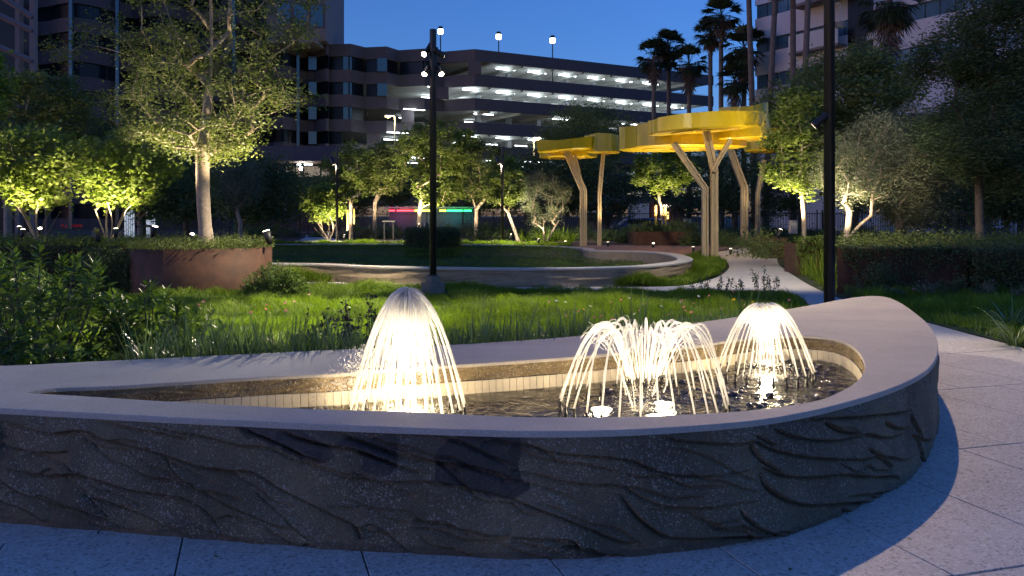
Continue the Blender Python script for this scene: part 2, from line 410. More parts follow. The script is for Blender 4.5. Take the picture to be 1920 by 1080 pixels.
def blades(pts, z, h, wid, lean=.35):
    """short grass: 5 verts"""
    n = len(pts); h = np.broadcast_to(h, n)*rng.uniform(.5, 1.3, n); a = rng.uniform(0, 2*math.pi, n); s = np.stack([np.cos(a), np.sin(a), 0*a], 1)
    b = vnoise(pts[:, 0]*1.1, pts[:, 1]*1.1, 77)*4.5+vnoise(pts[:, 0]*3.5, pts[:, 1]*3.5, 78)*1.5+rng.normal(size=n)*.7; d = np.stack([np.cos(b), np.sin(b), 0*b], 1)*(h*lean*rng.uniform(.2, 1.5, n))[:, None]
    p = np.stack([pts[:, 0], pts[:, 1], np.broadcast_to(z, n)], 1); up = np.zeros((n, 3)); up[:, 2] = h; wv = s*(np.broadcast_to(wid, n)*.5)[:, None]
    V = np.stack([p-wv, p+wv, p+up*.6+d*.35+wv*.7, p+up*.6+d*.35-wv*.7, p+up*np.array([1, 1, .93])+d], 1).reshape(-1, 3)
    i = np.arange(n)[:, None]*5
    return V, i+np.array([[0, 1, 2, 3]]), i+np.array([[3, 2, 4]])
def arcs(base, dirs, L, wid, rise, segs=5):
    """long arching strap leaves. base nx3, dirs angle n, L length, rise 0..1 (1 upright)"""
    n = len(base); t = np.linspace(0, 1, segs+1)[None, :, None]
    hd = np.stack([np.cos(dirs), np.sin(dirs), 0*dirs], 1)[:, None, :]; L = np.broadcast_to(L, n)[:, None, None]; rise = np.broadcast_to(rise, n)[:, None, None]
    out = (1-rise)*(t**1.3)*.9+.08*t; zz = t*(.55+.6*rise)-(1-rise)*t**2.6*.65
    c = base[:, None]+hd*out*L+np.array([0, 0, 1.])*zz*L
    sd = np.stack([-np.sin(dirs), np.cos(dirs), 0*dirs], 1)[:, None, :]
    ww = np.broadcast_to(wid, n)[:, None, None]*.5*np.clip(1.05-t**2.2, .05, 1)
    V = np.stack([c-sd*ww, c+sd*ww], 2).reshape(-1, 3)
    i = np.arange(n)[:, None, None]*(2*(segs+1)); k = np.arange(segs)[None, :, None]*2
    Q = (i+k+np.array([0, 1, 3, 2])[None, None]).reshape(-1, 4)
    return V, Q
def strap_clump(label, x, y, n, L, wid=.012, r=.08, rise=(.25, .9), mt='strap', z=0, cat='grass clump', group='strap leaf clumps', name='grass_clump'):
    o = empty(name, (x, y, z), label, cat, group)
    a = rng.uniform(0, 2*math.pi, n); rr = r*np.sqrt(rng.uniform(0, 1, n)); b = np.stack([x+np.cos(a)*rr, y+np.sin(a)*rr, np.full(n, z)], 1)
    V, Q = arcs(b, a+rng.normal(size=n)*.5, L*rng.uniform(.6, 1.15, n), wid, rng.uniform(*rise, n), 6)
    npmesh('blades', V, Q, None, M[mt], o, True, np.repeat(rng.uniform(0, 1, n), 14))
    return o
# ================================================================== GROUND
# fountain outlines (plan)
def rimpts(l): return [tuple(P(a, b, .6)) for a, b in l]
outer_px = [(0, 765), (150, 773), (300, 781), (450, 788), (600, 795), (750, 801), (900, 806), (1000, 808), (1100, 807.5), (1200, 804), (1300, 798), (1380, 791.5), (1450, 783), (1530, 768), (1600, 750), (1655, 733), (1700, 715), (1735, 695), (1752, 675), (1758, 655), (1756, 638), (1750, 622), (1738, 606), (1722, 592), (1705, 579), (1688, 568), (1668, 559), (1645, 555), (1612, 556.5), (1570, 563), (1500, 576), (1400, 591.5), (1300, 606), (1200, 618), (1050, 633), (930, 641.5), (840, 647), (720, 652.5), (600, 657), (450, 664.5), (300, 672), (150, 679), (0, 686)]
outer = rimpts(outer_px)+[(-4.4, 5.6), (-5.4, 5.55), (-6.0, 5.4), (-6.05, 5.2), (-5.5, 5.0), (-4.6, 4.85), (-3.6, 4.62)]
inner_px = [(50, 735.5), (100, 728), (167, 725.5), (250, 721.5), (375, 713.5), (500, 706), (633, 700), (740, 691.5), (842, 685), (960, 677), (1078, 668.5), (1200, 657), (1315, 646.5), (1365, 638.5), (1430, 631), (1494, 628.5), (1540, 631), (1575, 637.5), (1600, 650), (1615, 666), (1623, 687), (1618, 702), (1600, 721), (1562, 741), (1525, 753), (1450, 765), (1364, 773), (1200, 781), (1000, 782.5), (873, 777.5), (740, 771.5), (600, 767.5), (333, 754), (167, 743.5), (70, 738)]
inner = rimpts(inner_px)
OUT = resample(crom(outer, 10, True), .0125, True); INN = resample(crom(inner, 8, True), .02, True)
def sgn_area(p): return .5*np.sum(p[:, 0]*np.roll(p[:, 1], -1)-np.roll(p[:, 0], -1)*p[:, 1])
ring_px = [(585, 494), (700, 498.5), (900, 502), (1050, 502), (1180, 499), (1250, 493.5), (1285, 486)]
ringc = [(-15.8, 26.5), (-13, 23.6), (-9, 22)]+[tuple(P(a, b, .42)) for a, b in ring_px]+[(5.0, 26.2), (4.75, 27.9), (4.1, 28.9), (3.2, 29.3), (2.7, 29.9), (2.75, 31.2), (1.9, 33.2), (.2, 34.6), (-2.2, 35.5), (-5, 36), (-8.5, 36), (-12, 34.8), (-15, 32.4), (-16.5, 29.4)]
RINGC = resample(crom(ringc, 8, True), .25, True)
def offset_loop(L, d):
    t = np.roll(L, -1, 0)-np.roll(L, 1, 0); t /= np.linalg.norm(t, axis=1, keepdims=True); n = np.stack([t[:, 1], -t[:, 0]], 1)
    if sgn_area(L) < 0: n = -n
    return L+n*d
RING_O = offset_loop(RINGC, .19); RING_I = offset_loop(RINGC, -.19)
# big ground with hole-free sheet, draped in y
gb = [(-1500, -60), (1500, -60), (1500, 27), (1500, 33), (1500, 2500), (-1500, 2500), (-1500, 33), (-1500, 27)]
sheet('ground', [gb, [tuple(p) for p in resample(crom(ringc, 4, True), .8, True)]], -.03, M['ground'])
sheet('ring_lawn', [[tuple(p) for p in RINGC[::2]]], -.026, M['turf'], drape=False)
# meadow turf (slightly above)
path_near = [(-7, 20.2), (-4.6, 19.8), (-1.95, 19.5), (-.7, 19), (.46, 18.55), (2.2, 18.2), (3.8, 18), (4.9, 18.1), (5.6, 17.6), (5.65, 16.6), (5.3, 15.2), (4.9, 13.2), (4.85, 11.6)]
path_near_s = [tuple(p) for p in crom(path_near, 5)]
pfar = [(-7, 21.2)]+[tuple(P(a, b)) for a, b in [(590, 529), (700, 529.5), (812, 531), (900, 532.5), (1000, 535), (1100, 537.5), (1200, 538), (1280, 535.5)]]
lft = [(4.75, 21), (5.7, 23.2), (6.6, 26), (7.1, 28), (7.25, 29.4), (6.9, 30.6)]
rgt = [(10, 33.2), (9.6, 31), (8.85, 28.4), (7.9, 24.4), (7.04, 20.5), (6.55, 17.9), (6.35, 16.3), (6.25, 13.6)]
pathpoly = [tuple(p) for p in crom(pfar+lft, 5)]+[(9.9, 33.8)]+[tuple(p) for p in crom(rgt, 5)]+[(6.2, 11.6)]+path_near_s[::-1]
sheet('path', [pathpoly], .0, M['path'])
meadow = path_near_s[:]+[(4.85, 11), (4.2, 9.0)]+[(3.86, 8.0), (3.1, 9.3), (2.35, 8.6), (1.1, 7.55), (-.5, 6.65), (-2.5, 6.05), (-6, 5.8), (-12, 6.5), (-12, 18)]
# --- pavement with slabs
pav = bpy.data.objects.new('pavement', None)
pb = MB(); pb.box((-1.9, 5.0, -.045), (16.2, 13.6, .02)); pavbase = pb.build('pavement', M['grout'], None); tag(pavbase, kind='structure')
bpy.data.objects.remove(pav)
ua = np.array([-.29, .957]); ua /= np.linalg.norm(ua); ub = np.array([ua[1], -ua[0]])
def slab(poly):
    bm = bmesh.new(); vs = [bm.verts.new((*p, 0)) for p in poly]; bm.faces.new(vs)
    for co_, no_ in [((6.2, 0, 0), (1, 0, 0)), ((0, 11.7, 0), (0, 1, 0)), ((-9.9, 0, 0), (-1, 0, 0)), ((0, -1.7, 0), (0, -1, 0))]:
        g = bmesh.ops.bisect_plane(bm, geom=bm.verts[:]+bm.edges[:]+bm.faces[:], plane_co=co_, plane_no=no_, clear_outer=True)
    if not bm.faces: bm.free(); return
    bm.normal_update(); r = bmesh.ops.extrude_face_region(bm, geom=bm.faces[:]); z = rng.normal()*.0006
    for v in bm.verts: v.co.z = -.035
    for g in r['geom']:
        if isinstance(g, bmesh.types.BMVert): g.co.z = z
    bmesh.ops.recalc_face_normals(bm, faces=bm.faces)
    bmesh.ops.bevel(bm, geom=[e for e in bm.edges if all(v.co.z > -.01 for v in e.verts)], offset=.0025, segments=1, affect='EDGES')
    me = bpy.data.meshes.new('slab'); bm.to_mesh(me); bm.free(); me.materials.append(M['terrazzo'])
    o = bpy.data.objects.new('slab', me); link(o, pavbase)
SW, SL, GP = .83, 1.66, .0065
rows = range(-3, 9)
for rix in rows:
    v0 = 4.72+(rix-3)*SL-.0; v1 = v0+SL
    ushift = .494+(SW/2 if rix % 2 else 0)
    for k in range(-14, 14):
        u0 = ushift+k*SW; u1 = u0+SW
        poly = [ub*u0+ua*v0, ub*u1+ua*v0, ub*u1+ua*v1, ub*u0+ua*v1]
        cen = sum(poly)/4
        if inpoly(np.array([cen[0]]), np.array([cen[1]]), OUT[::20])[0] and all(inpoly(np.array([p[0]]), np.array([p[1]]), OUT[::20])[0] for p in poly): continue
        poly = [p+(cen-p)/np.linalg.norm(cen-p)*GP*1.3 for p in poly]
        if cen[1] > 7 and cen[0] < 2.2: continue
        if cen[1] > 6.4 and cen[0] < -1.5: continue
        slab(poly)
# plaza
plz = [tuple(G(a, b)) for a, b in [(1097, 468), (1150, 471), (1230, 472), (1300, 475.5), (1365, 478.5), (1437, 482), (1440, 479), (1400, 474.5), (1330, 469.5), (1250, 465), (1180, 462.3), (1120, 462)]]
sheet('plaza', [[(2.9, 29.9), (3.4, 29.45), (4.2, 29.1), (5.0, 28.6), (5.6, 29.4), (6.9, 30.55), (8.4, 32.6), (9.9, 33.75), (9.7, 34.6), (8.5, 35), (6.5, 35.8), (4.3, 36), (2.6, 35.4), (2.95, 33), (3, 31.2)]], .004, M['plaza'])
sheet('garden_path', [[tuple(G(a, b)) for a, b in [(545, 456), (600, 455.5), (650, 455), (640, 452), (622, 446), (625, 440), (575, 440), (572, 446), (555, 452)]]], .004, M['path'])
sheet('street', [[(-300, 58), (300, 58), (300, 70), (-300, 70)]], -.0, M['asphalt'])
# --- ring wall
rw = empty('ring_wall', (-5, 28, 0), 'low curving concrete seat wall that encircles the sunken lawn', 'wall')
n = len(RINGC); zt = .42
def ribbon(nm, loops, mt, closed=True, smooth=True):
    V = np.vstack(loops); n_ = len(loops[0]); Q = []
    for j in range(len(loops)-1):
        k = np.arange(n_ if closed else n_-1); k2 = (k+1) % n_
        Q.append(np.stack([j*n_+k, j*n_+k2, (j+1)*n_+k2, (j+1)*n_+k], 1))
    return V, np.vstack(Q)
def z3(L, z): return np.c_[L, np.full(len(L), z)]
crk = np.array([noise.noise((p[0]*.9, p[1]*.9, 0))*.03 for p in RINGC])
lo = [z3(RING_O, -.05)]
for j, z in enumerate(np.linspace(0, zt-.05, 8)):
    dsp = np.array([abs(noise.noise((p[0]*.8+z*4, p[1]*.8, z*5)))*.09 for p in RINGC]); lo.append(z3(offset_loop(RINGC, .2)-(offset_loop(RINGC, 1)-RINGC)*dsp[:, None], z))
lo.append(z3(RING_O, zt-.045))
V, Q = ribbon('', lo, None); npmesh('outer_face', V, Q, None, M['ring'], rw, False)
V, Q = ribbon('', [z3(RING_I, -.05), z3(RING_I, zt-.045)], None); npmesh('inner_face', V, Q, None, M['ring'], rw, False)
V, Q = ribbon('', [z3(offset_loop(RINGC, .205), zt-.045), z3(offset_loop(RINGC, .21), zt-.008), z3(offset_loop(RINGC, .2), zt), z3(offset_loop(RINGC, -.2), zt), z3(offset_loop(RINGC, -.21), zt-.008), z3(offset_loop(RINGC, -.205), zt-.045)], None)
npmesh('cap', V, Q, None, M['ringtop'], rw, False)
# ================================================================== FOUNTAIN
fo = empty('fountain', (0, 5.5, 0), 'low teardrop fountain basin with creased cast stone sides and smooth rim', 'fountain')
RZ = .6
# rim: triangulated top + chamfer
oL = OUT[::4]; iL = INN[::2]
T = tessellate_polygon([[Vector((*p, 0)) for p in oL], [Vector((*p, 0)) for p in iL]])
V = np.vstack([z3(oL, RZ), z3(iL, RZ)]); no_, ni_ = len(oL), len(iL)
def outw(L, d): return offset_loop(L, d)
V = np.vstack([V, z3(outw(oL, .004), RZ-.006), z3(outw(oL, .004), RZ-.03), z3(outw(iL, -.004), RZ-.006), z3(outw(iL, -.004), RZ-.022)])
Q = []
def strip(a, b, n_):
    k = np.arange(n_); k2 = (k+1) % n_; Q.append(np.stack([a+k, a+k2, b+k2, b+k], 1))
b1 = no_+ni_; strip(0, b1, no_); strip(b1, b1+no_, no_); b2 = b1+2*no_; strip(no_, b2, ni_); strip(b2, b2+ni_, ni_)
rim = npmesh('rim', V, np.vstack(Q), T, M['rim'], fo, False)
# --- creased outer wall
Lpts = resample(crom(outer, 16, True), .0085, True); Lpts = Lpts if sgn_area(Lpts) > 0 else Lpts[::-1]
_t = np.roll(Lpts, -1, 0)-np.roll(Lpts, 1, 0); _n = np.stack([_t[:, 1], -_t[:, 0]], 1); _front = ((_n*-Lpts).sum(1) > -.02) & (Lpts[:, 0] > -3.6)
Lpts = Lpts[_front | (np.arange(len(Lpts)) % 5 == 0)]
dcum = np.r_[0, np.cumsum(np.linalg.norm(np.diff(np.vstack([Lpts, Lpts[:1]]), axis=0), axis=1))]; TOT = dcum[-1]; sv = dcum[:-1]
def wall_sz(px, py):
    k = (px-960)/F; d = Lpts[:, 0]-k*Lpts[:, 1]; cr = np.where(np.sign(d) != np.sign(np.roll(d, -1)))[0]
    if len(cr) == 0: j = int(np.argmin(np.abs(d/Lpts[:, 1])+Lpts[:, 1]*.001))
    else: j = cr[np.argmin(Lpts[cr, 1])]
    Y = Lpts[j, 1]; return sv[j], CAMZ-(py-HOR)/F*Y
cr4 = [[(0, 55), (100, 80), (200, 103), (320, 92), (400, 125), (480, 145), (620, 180), (720, 215), (850, 243), (950, 250), (1050, 310), (1180, 375), (1310, 440), (1400, 475), (1530, 485)],
 [(620, 180), (650, 235), (720, 295), (850, 365), (960, 415), (1040, 450), (1110, 465)], [(0, 145), (80, 168), (180, 175), (265, 172)],
 [(0, 230), (150, 262), (290, 260), (400, 285), (500, 315), (620, 335), (700, 350), (780, 400), (850, 490)], [(0, 275), (100, 325), (200, 365), (300, 395), (400, 430)],
 [(0, 350), (100, 390), (180, 440)], [(320, 330), (390, 400), (460, 465)], [(430, 30), (530, 65), (650, 92), (800, 125), (900, 150), (1000, 160), (1100, 205), (1200, 235), (1300, 270), (1450, 285), (1600, 287), (1750, 315), (1920, 350)],
 [(330, 40), (450, 72), (600, 100), (720, 130)], [(900, 85), (1000, 120), (1100, 170), (1210, 205)], [(1050, 95), (1200, 140), (1330, 165), (1470, 215), (1600, 262)],
 [(1200, 80), (1350, 130), (1500, 180), (1650, 210), (1800, 235), (1920, 275)], [(960, 330), (1050, 400), (1110, 460), (1175, 515)], [(1550, 430), (1650, 445), (1750, 465), (1850, 485), (1920, 490)],
 [(1330, 450), (1360, 510)], [(1400, 90), (1550, 110), (1700, 130), (1800, 170), (1920, 225)], [(330, 340), (520, 400), (700, 480)], [(250, 215), (290, 262)], [(1600, 95), (1760, 105), (1920, 140)]]
cr5 = [[(0, 140), (100, 160), (200, 180), (350, 190), (450, 205), (520, 235), (600, 255), (700, 262), (820, 255), (940, 230)], [(940, 230), (1000, 255), (1060, 265), (1150, 265), (1250, 258), (1350, 268), (1440, 265), (1450, 280)],
 [(940, 250), (960, 300), (1020, 345), (1100, 370), (1200, 368), (1300, 362), (1400, 368), (1480, 355)], [(0, 245), (100, 262), (200, 285), (300, 298), (410, 302), (470, 335), (540, 370), (640, 382), (740, 382), (850, 365), (940, 358)],
 [(410, 330), (470, 410), (540, 470), (600, 495), (700, 500), (850, 495), (1000, 495), (1080, 495)], [(0, 350), (100, 390), (200, 425), (300, 465), (400, 510), (480, 520)],
 [(520, 100), (600, 125), (720, 138), (850, 145), (920, 135), (980, 165), (1100, 190), (1220, 200), (1330, 200), (1400, 190), (1480, 205), (1520, 190)], [(960, 70), (1040, 110), (1140, 128), (1240, 128), (1330, 105), (1400, 120), (1480, 105)],
 [(1060, 60), (1180, 45), (1300, 40), (1400, 30), (1500, 20)], [(900, 140), (940, 200), (1010, 250)], [(860, 390), (900, 440), (970, 475), (1040, 495)], [(1240, 390), (1300, 415), (1350, 430)], [(1250, 340), (1350, 330), (1440, 320), (1520, 290)],
 [(1500, 30), (1530, 100), (1540, 160), (1560, 240)], [(1340, 160), (1400, 200), (1430, 235)], [(0, 495), (120, 500), (230, 510), (270, 560)], [(1180, 60), (1240, 95), (1300, 100)], [(1510, 110), (1560, 130), (1590, 120)], [(1400, 60), (1450, 85), (1500, 80)], [(920, 110), (990, 150)]]
lines = []
for L_ in cr4: lines.append(crom([wall_sz(a/2, 760+b/2) for a, b in L_], 4))
for L_ in cr5: lines.append(crom([wall_sz(960+a/2, 760+b/2) for a, b in L_], 4))
for k in range(26):  # creases on the far and end sides, same style
    s0 = (wall_sz(1740, 760)[0]+rng.uniform(.3, 9)) ; z0 = rng.uniform(.05, .55); s = [s0]; z = [z0]
    for q in range(7): s.append(s[-1]+rng.uniform(.08, .2)); z.append(z[-1]+rng.normal()*.03-.02)
    lines.append(crom(np.c_[s, z], 3))
for k in range(46):  # finer creases between the main ones on the viewer's side
    s0, z0 = wall_sz(rng.uniform(-80, 1640), 900)[0], rng.uniform(.04, .56); s = [s0]; z = [z0]; sl = -.28+.0*k
    for q in range(rng.integers(4, 9)): s.append(s[-1]+rng.uniform(.05, .13)); z.append(z[-1]+(s[-1]-s[-2])*(sl+rng.normal()*.25))
    lines.append(crom(np.c_[s, z], 3)); fine_from = min(globals().get('fine_from', 10**9), len(lines)-1)
# visible span of s
NZ = 84; zs = np.linspace(-.04, RZ-.03, NZ)
SG, ZG = np.meshgrid(sv, zs, indexing='ij')
disp = np.zeros_like(SG)
for li_, ln in enumerate(lines):
    wsc = rng.uniform(.7, 1.3); dep = rng.uniform(.6, 1.1)*(.45 if li_ >= fine_from else 1)
    mn, mx = ln[:, 0].min()-.2, ln[:, 0].max()+.2; I = np.where((sv > mn) & (sv < mx))[0]
    if len(I) == 0: continue
    s_ = SG[I]; z_ = ZG[I]; best = np.full(s_.shape, 9.); sd = np.zeros(s_.shape); tt = np.zeros(s_.shape)
    for j in range(len(ln)-1):
        a, b = ln[j], ln[j+1]; d = b-a; l2 = d@d+1e-12; t = np.clip(((s_-a[0])*d[0]+(z_-a[1])*d[1])/l2, 0, 1)
        ex, ey = s_-a[0]-t*d[0], z_-a[1]-t*d[1]; dist = np.hypot(ex, ey); side = np.sign(d[0]*(z_-a[1])-d[1]*(s_-a[0]))*np.sign(d[0] if abs(d[0]) > 1e-6 else 1)
        m_ = dist < best; best[m_] = dist[m_]; sd[m_] = side[m_]; tt[m_] = (j+t[m_])/(len(ln)-1)
    fade = np.clip(np.minimum(tt, 1-tt)*6, 0, 1)**.7
    up = np.exp(-best/(.045*wsc))*.021; dn = -np.exp(-(best/(.0095*wsc))**1.6)*.042-np.exp(-best/.06)*.012
    disp[I] += np.where(sd > 0, up-np.exp(-(best/.005)**2)*.012, dn)*fade*dep
# lattice noise
def vnoise(x, y, seed=0):
    r_ = np.random.default_rng(seed); T_ = r_.uniform(-1, 1, (512, 512)); xi = np.floor(x).astype(int); yi = np.floor(y).astype(int); fx = x-xi; fy = y-yi; fx = fx*fx*(3-2*fx); fy = fy*fy*(3-2*fy)
    g = lambda a, b: T_[a % 512, b % 512]
    return (g(xi, yi)*(1-fx)+g(xi+1, yi)*fx)*(1-fy)+(g(xi, yi+1)*(1-fx)+g(xi+1, yi+1)*fx)*fy
sk = ZG+.3*SG
disp += vnoise(SG*1.6, sk*5, 1)*.014+vnoise(SG*5, sk*16, 2)*.005+vnoise(SG*14, ZG*22, 3)*.0025+vnoise(SG*38, ZG*40, 4)*.0016
disp = np.clip(disp, -.07, .04)
topf = np.clip((RZ-.03-ZG)/.03, 0, 1); disp = disp*topf-.002
tn = np.roll(Lpts, -1, 0)-np.roll(Lpts, 1, 0); tn /= np.linalg.norm(tn, axis=1, keepdims=True); nn = np.stack([tn[:, 1], -tn[:, 0]], 1)
VX = Lpts[:, None, :]+nn[:, None, :]*disp[:, :, None]
V = np.dstack([VX, ZG]).reshape(-1, 3); ns_ = len(Lpts)
a = np.arange(ns_)[:, None]*NZ; a2 = ((np.arange(ns_)+1) % ns_)[:, None]*NZ; k = np.arange(NZ-1)[None]
Q = np.stack([a+k, a2+k, a2+k+1, a+k+1], -1).reshape(-1, 4)
# wall material: dark cast stone, pebbly speckle, damp patches with their own outline, brown foot
m, nt_, b = newmat('creased cast stone'); N = nt_.nodes; L = nt_.links
def mathn(op, a_, b_=None, c_=None):
    x = N.new('ShaderNodeMath'); x.operation = op
    for i_, v_ in enumerate((a_, b_, c_)):
        if v_ is None: continue
        if isinstance(v_, (int, float)): x.inputs[i_].default_value = v_
        else: L.new(v_, x.inputs[i_])
    return x.outputs[0]
tc = N.new('ShaderNodeTexCoord'); no1 = N.new('ShaderNodeTexNoise'); no1.inputs['Scale'].default_value = 2.2; no1.inputs['Detail'].default_value = 8; L.new(tc.outputs['Object'], no1.inputs['Vector'])
rp = N.new('ShaderNodeValToRGB'); rp.color_ramp.elements[0].position = .35; rp.color_ramp.elements[1].position = .68; rp.color_ramp.elements[0].color = (.085, .066, .038, 1); rp.color_ramp.elements[1].color = (.19, .15, .085, 1); L.new(no1.outputs[0], rp.inputs[0])
out = rp.outputs[0]
for sc, thr, colr, amt in [(150, .94, (.4, .36, .29), .75), (300, .84, (.26, .24, .19), .6), (330, .75, (.025, .023, .02), .6)]:
    v = N.new('ShaderNodeTexVoronoi'); v.inputs['Scale'].default_value = sc; L.new(tc.outputs['Object'], v.inputs['Vector']); sp = N.new('ShaderNodeSeparateColor'); L.new(v.outputs['Color'], sp.inputs[0])
    msk = N.new('ShaderNodeTexNoise'); msk.inputs['Scale'].default_value = 5; msk.inputs['Detail'].default_value = 4; L.new(tc.outputs['Object'], msk.inputs['Vector'])
    f = mathn('MULTIPLY', mathn('GREATER_THAN', mathn('ADD', sp.outputs[0], mathn('MULTIPLY', mathn('SUBTRACT', msk.outputs[0], .5), .5)), thr), amt)
    mx = N.new('ShaderNodeMix'); mx.data_type = 'RGBA'; L.new(f, mx.inputs[0]); L.new(out, mx.inputs[6]); mx.inputs[7].default_value = (*colr, 1); out = mx.outputs[2]
at = N.new('ShaderNodeAttribute'); at.attribute_name = 'tint'
mx = N.new('ShaderNodeMix'); mx.data_type = 'RGBA'; mx.blend_type = 'MULTIPLY'; L.new(at.outputs['Fac'], mx.inputs[0]); L.new(out, mx.inputs[6]); mx.inputs[7].default_value = (.1, .1, .11, 1); out = mx.outputs[2]
L.new(out, b.inputs['Base Color'])
L.new(mathn('SUBTRACT', .85, mathn('MULTIPLY', at.outputs['Fac'], .45)), b.inputs['Roughness'])
n2 = N.new('ShaderNodeTexNoise'); n2.inputs['Scale'].default_value = 90; n2.inputs['Detail'].default_value = 8; n2.inputs['Roughness'].default_value = .7; L.new(tc.outputs['Object'], n2.inputs['Vector'])
bp = N.new('ShaderNodeBump'); bp.inputs['Strength'].default_value = .9; bp.inputs['Distance'].default_value = .006; L.new(n2.outputs[0], bp.inputs['Height']); L.new(bp.outputs[0], b.inputs['Normal'])
M['crease'] = m
wet = np.zeros_like(SG)
for blob in [[(870, 60), (980, 60), (1110, 80), (1220, 150), (1260, 190), (1200, 210), (1080, 190), (1000, 140), (900, 110)], [(1270, 130), (1480, 120), (1480, 250), (1400, 260), (1360, 235), (1360, 190)], [(1640, 170), (1760, 100), (1940, 90), (1960, 260), (1990, 310), (1960, 335), (1900, 350), (1780, 325), (1640, 285)], [(1100, 60), (1500, 82), (1940, 98), (1940, 200), (1500, 175), (1200, 120)]]:
    pz = crom(np.array([wall_sz(a_/2, 760+b_/2) for a_, b_ in blob]), 5, True)
    jit = vnoise(SG.ravel()*25, ZG.ravel()*25, 9)*.012
    wet = np.maximum(wet, inpoly(SG.ravel()+jit, ZG.ravel()+jit, pz).reshape(SG.shape)*(.9 if blob[0][0] != 1100 else .4))
wet = np.maximum(wet, (ZG < .03+vnoise(SG*6, ZG*0, 5)*.015)*.45)
npmesh('wall', V, Q, None, M['crease'], fo, True, wet.ravel())
# --- inner rough face
ILn = INN if sgn_area(INN) > 0 else INN[::-1]
ti = np.roll(ILn, -1, 0)-np.roll(ILn, 1, 0); ti /= np.linalg.norm(ti, axis=1, keepdims=True); ni = -np.stack([ti[:, 1], -ti[:, 0]], 1)  # inward
si = np.r_[0, np.cumsum(np.linalg.norm(np.diff(ILn, axis=0), axis=1))]
zi = np.linspace(.487, RZ-.02, 20); SI, ZI = np.meshgrid(si, zi, indexing='ij')
fl = ZI*16+SI*1.4
di = -np.exp(-((fl*.9+vnoise(SI*1.5, fl*0, 14)*1.2) % 1.0)/.12)*.016+vnoise(SI*3, fl*1.0, 11)*.012+np.abs(vnoise(SI*2, fl*.7, 12))*-.02+vnoise(SI*20, ZI*60, 13)*.004+.004
VX = ILn[:, None, :]+ni[:, None, :]*di[:, :, None]; V = np.dstack([VX, ZI]).reshape(-1, 3); nI = len(ILn)
a = np.arange(nI)[:, None]*20; a2 = ((np.arange(nI)+1) % nI)[:, None]*20; k = np.arange(19)[None]
M['innerstone'] = mat('inner cast stone', (.2, .15, .08), .8, var=.4, scale=7, bump=1, bscale=60, dist=.012, speck=[(170, .93, (.5, .42, .28), .7), (230, .8, (.06, .045, .03), .5)])
npmesh('inner_face', V, np.stack([a+k, a2+k, a2+k+1, a+k+1], -1).reshape(-1, 4), None, M['innerstone'], fo, True)
# liner behind tiles + tiles
V, Q = ribbon('', [z3(ILn-ni*.012, .2), z3(ILn-ni*.012, .487)], None); npmesh('liner', V, Q, None, M['grout'], fo)
tl = resample(np.vstack([ILn, ILn[:1]]), .0505); tme = None
far = [(p, q) for p, q in zip(tl[:-1], tl[1:]) if not (p[0] < 2.9 and p[1] < 4.9+.0*p[0] and p[0] > -3)]
mb = MB().box((0, 0, 0), (.0478, .016, .15)); to = mb.build('tile', M['tile'], fo, bevel=.0015, local=True); tme = to.data; tfirst = True
for p, q in far[:290]:
    c_ = (p+q)/2; an = math.atan2(q[1]-p[1], q[0]-p[0])
    o_ = to if tfirst else link(bpy.data.objects.new('tile', tme), fo)
    tfirst = False
    o_.location = (c_[0]-fo.location[0], c_[1]-fo.location[1], .4095+rng.normal()*.0005); o_.rotation_euler = (0, 0, an)
# --- pool floor, water
sheet('pool_floor', [[tuple(p) for p in INN[::3]]], .24, M['poolfloor'], drape=False)
m, nt_, b = newmat('rippled water'); N = nt_.nodes; L = nt_.links
fr = N.new('ShaderNodeFresnel'); fr.inputs[0].default_value = 1.42; gl = N.new('ShaderNodeBsdfGlossy'); gl.inputs['Roughness'].default_value = .03; tr = N.new('ShaderNodeBsdfTransparent'); tr.inputs[0].default_value = (.42, .45, .45, 1)
tc = N.new('ShaderNodeTexCoord'); w1 = N.new('ShaderNodeTexNoise'); w1.inputs['Scale'].default_value = 6; w1.inputs['Detail'].default_value = 5; w1.inputs['Distortion'].default_value = 1.2; L.new(tc.outputs['Object'], w1.inputs[0])
bp = N.new('ShaderNodeBump'); bp.inputs['Strength'].default_value = .8; bp.inputs['Distance'].default_value = .05; L.new(w1.outputs[0], bp.inputs['Height']); L.new(bp.outputs[0], fr.inputs[1]); L.new(bp.outputs[0], gl.inputs['Normal'])
ms = N.new('ShaderNodeMixShader'); L.new(fr.outputs[0], ms.inputs[0]); L.new(tr.outputs[0], ms.inputs[1]); L.new(gl.outputs[0], ms.inputs[2]); L.new(ms.outputs[0], N['Material Output'].inputs[0]); M['water'] = m
# water surface as displaced grid near the jets
WZ = .40
g = np.arange(-3.2, 3.3, .035); gy = np.arange(4.0, 7.2, .035); GXm, GYm = np.meshgrid(g, gy, indexing='ij')
jets = [(gx(765, 5.15), 5.15), (gx(1206, 5.33), 5.33), (gx(1435, 6.4), 6.4)]
hz = vnoise(GXm*4, GYm*4, 21)*.002+vnoise(GXm*11, GYm*11, 22)*.0014
for (jx, jy) in jets:
    rr_ = np.hypot(GXm-jx, GYm-jy); hz += np.sin(rr_*55+vnoise(GXm*5, GYm*5, 23)*2)*.0022*np.exp(-rr_/.5)+vnoise(GXm*40, GYm*40, 24)*.002*np.exp(-(rr_/.45)**2)
ok = inpoly(GXm.ravel(), GYm.ravel(), offset_loop(INN[::3], .03)).reshape(GXm.shape)
ng, nh = GXm.shape; ids = np.arange(ng*nh).reshape(ng, nh)
Q = np.stack([ids[:-1, :-1], ids[1:, :-1], ids[1:, 1:], ids[:-1, 1:]], -1).reshape(-1, 4); okf = ok.ravel()[Q].any(1)
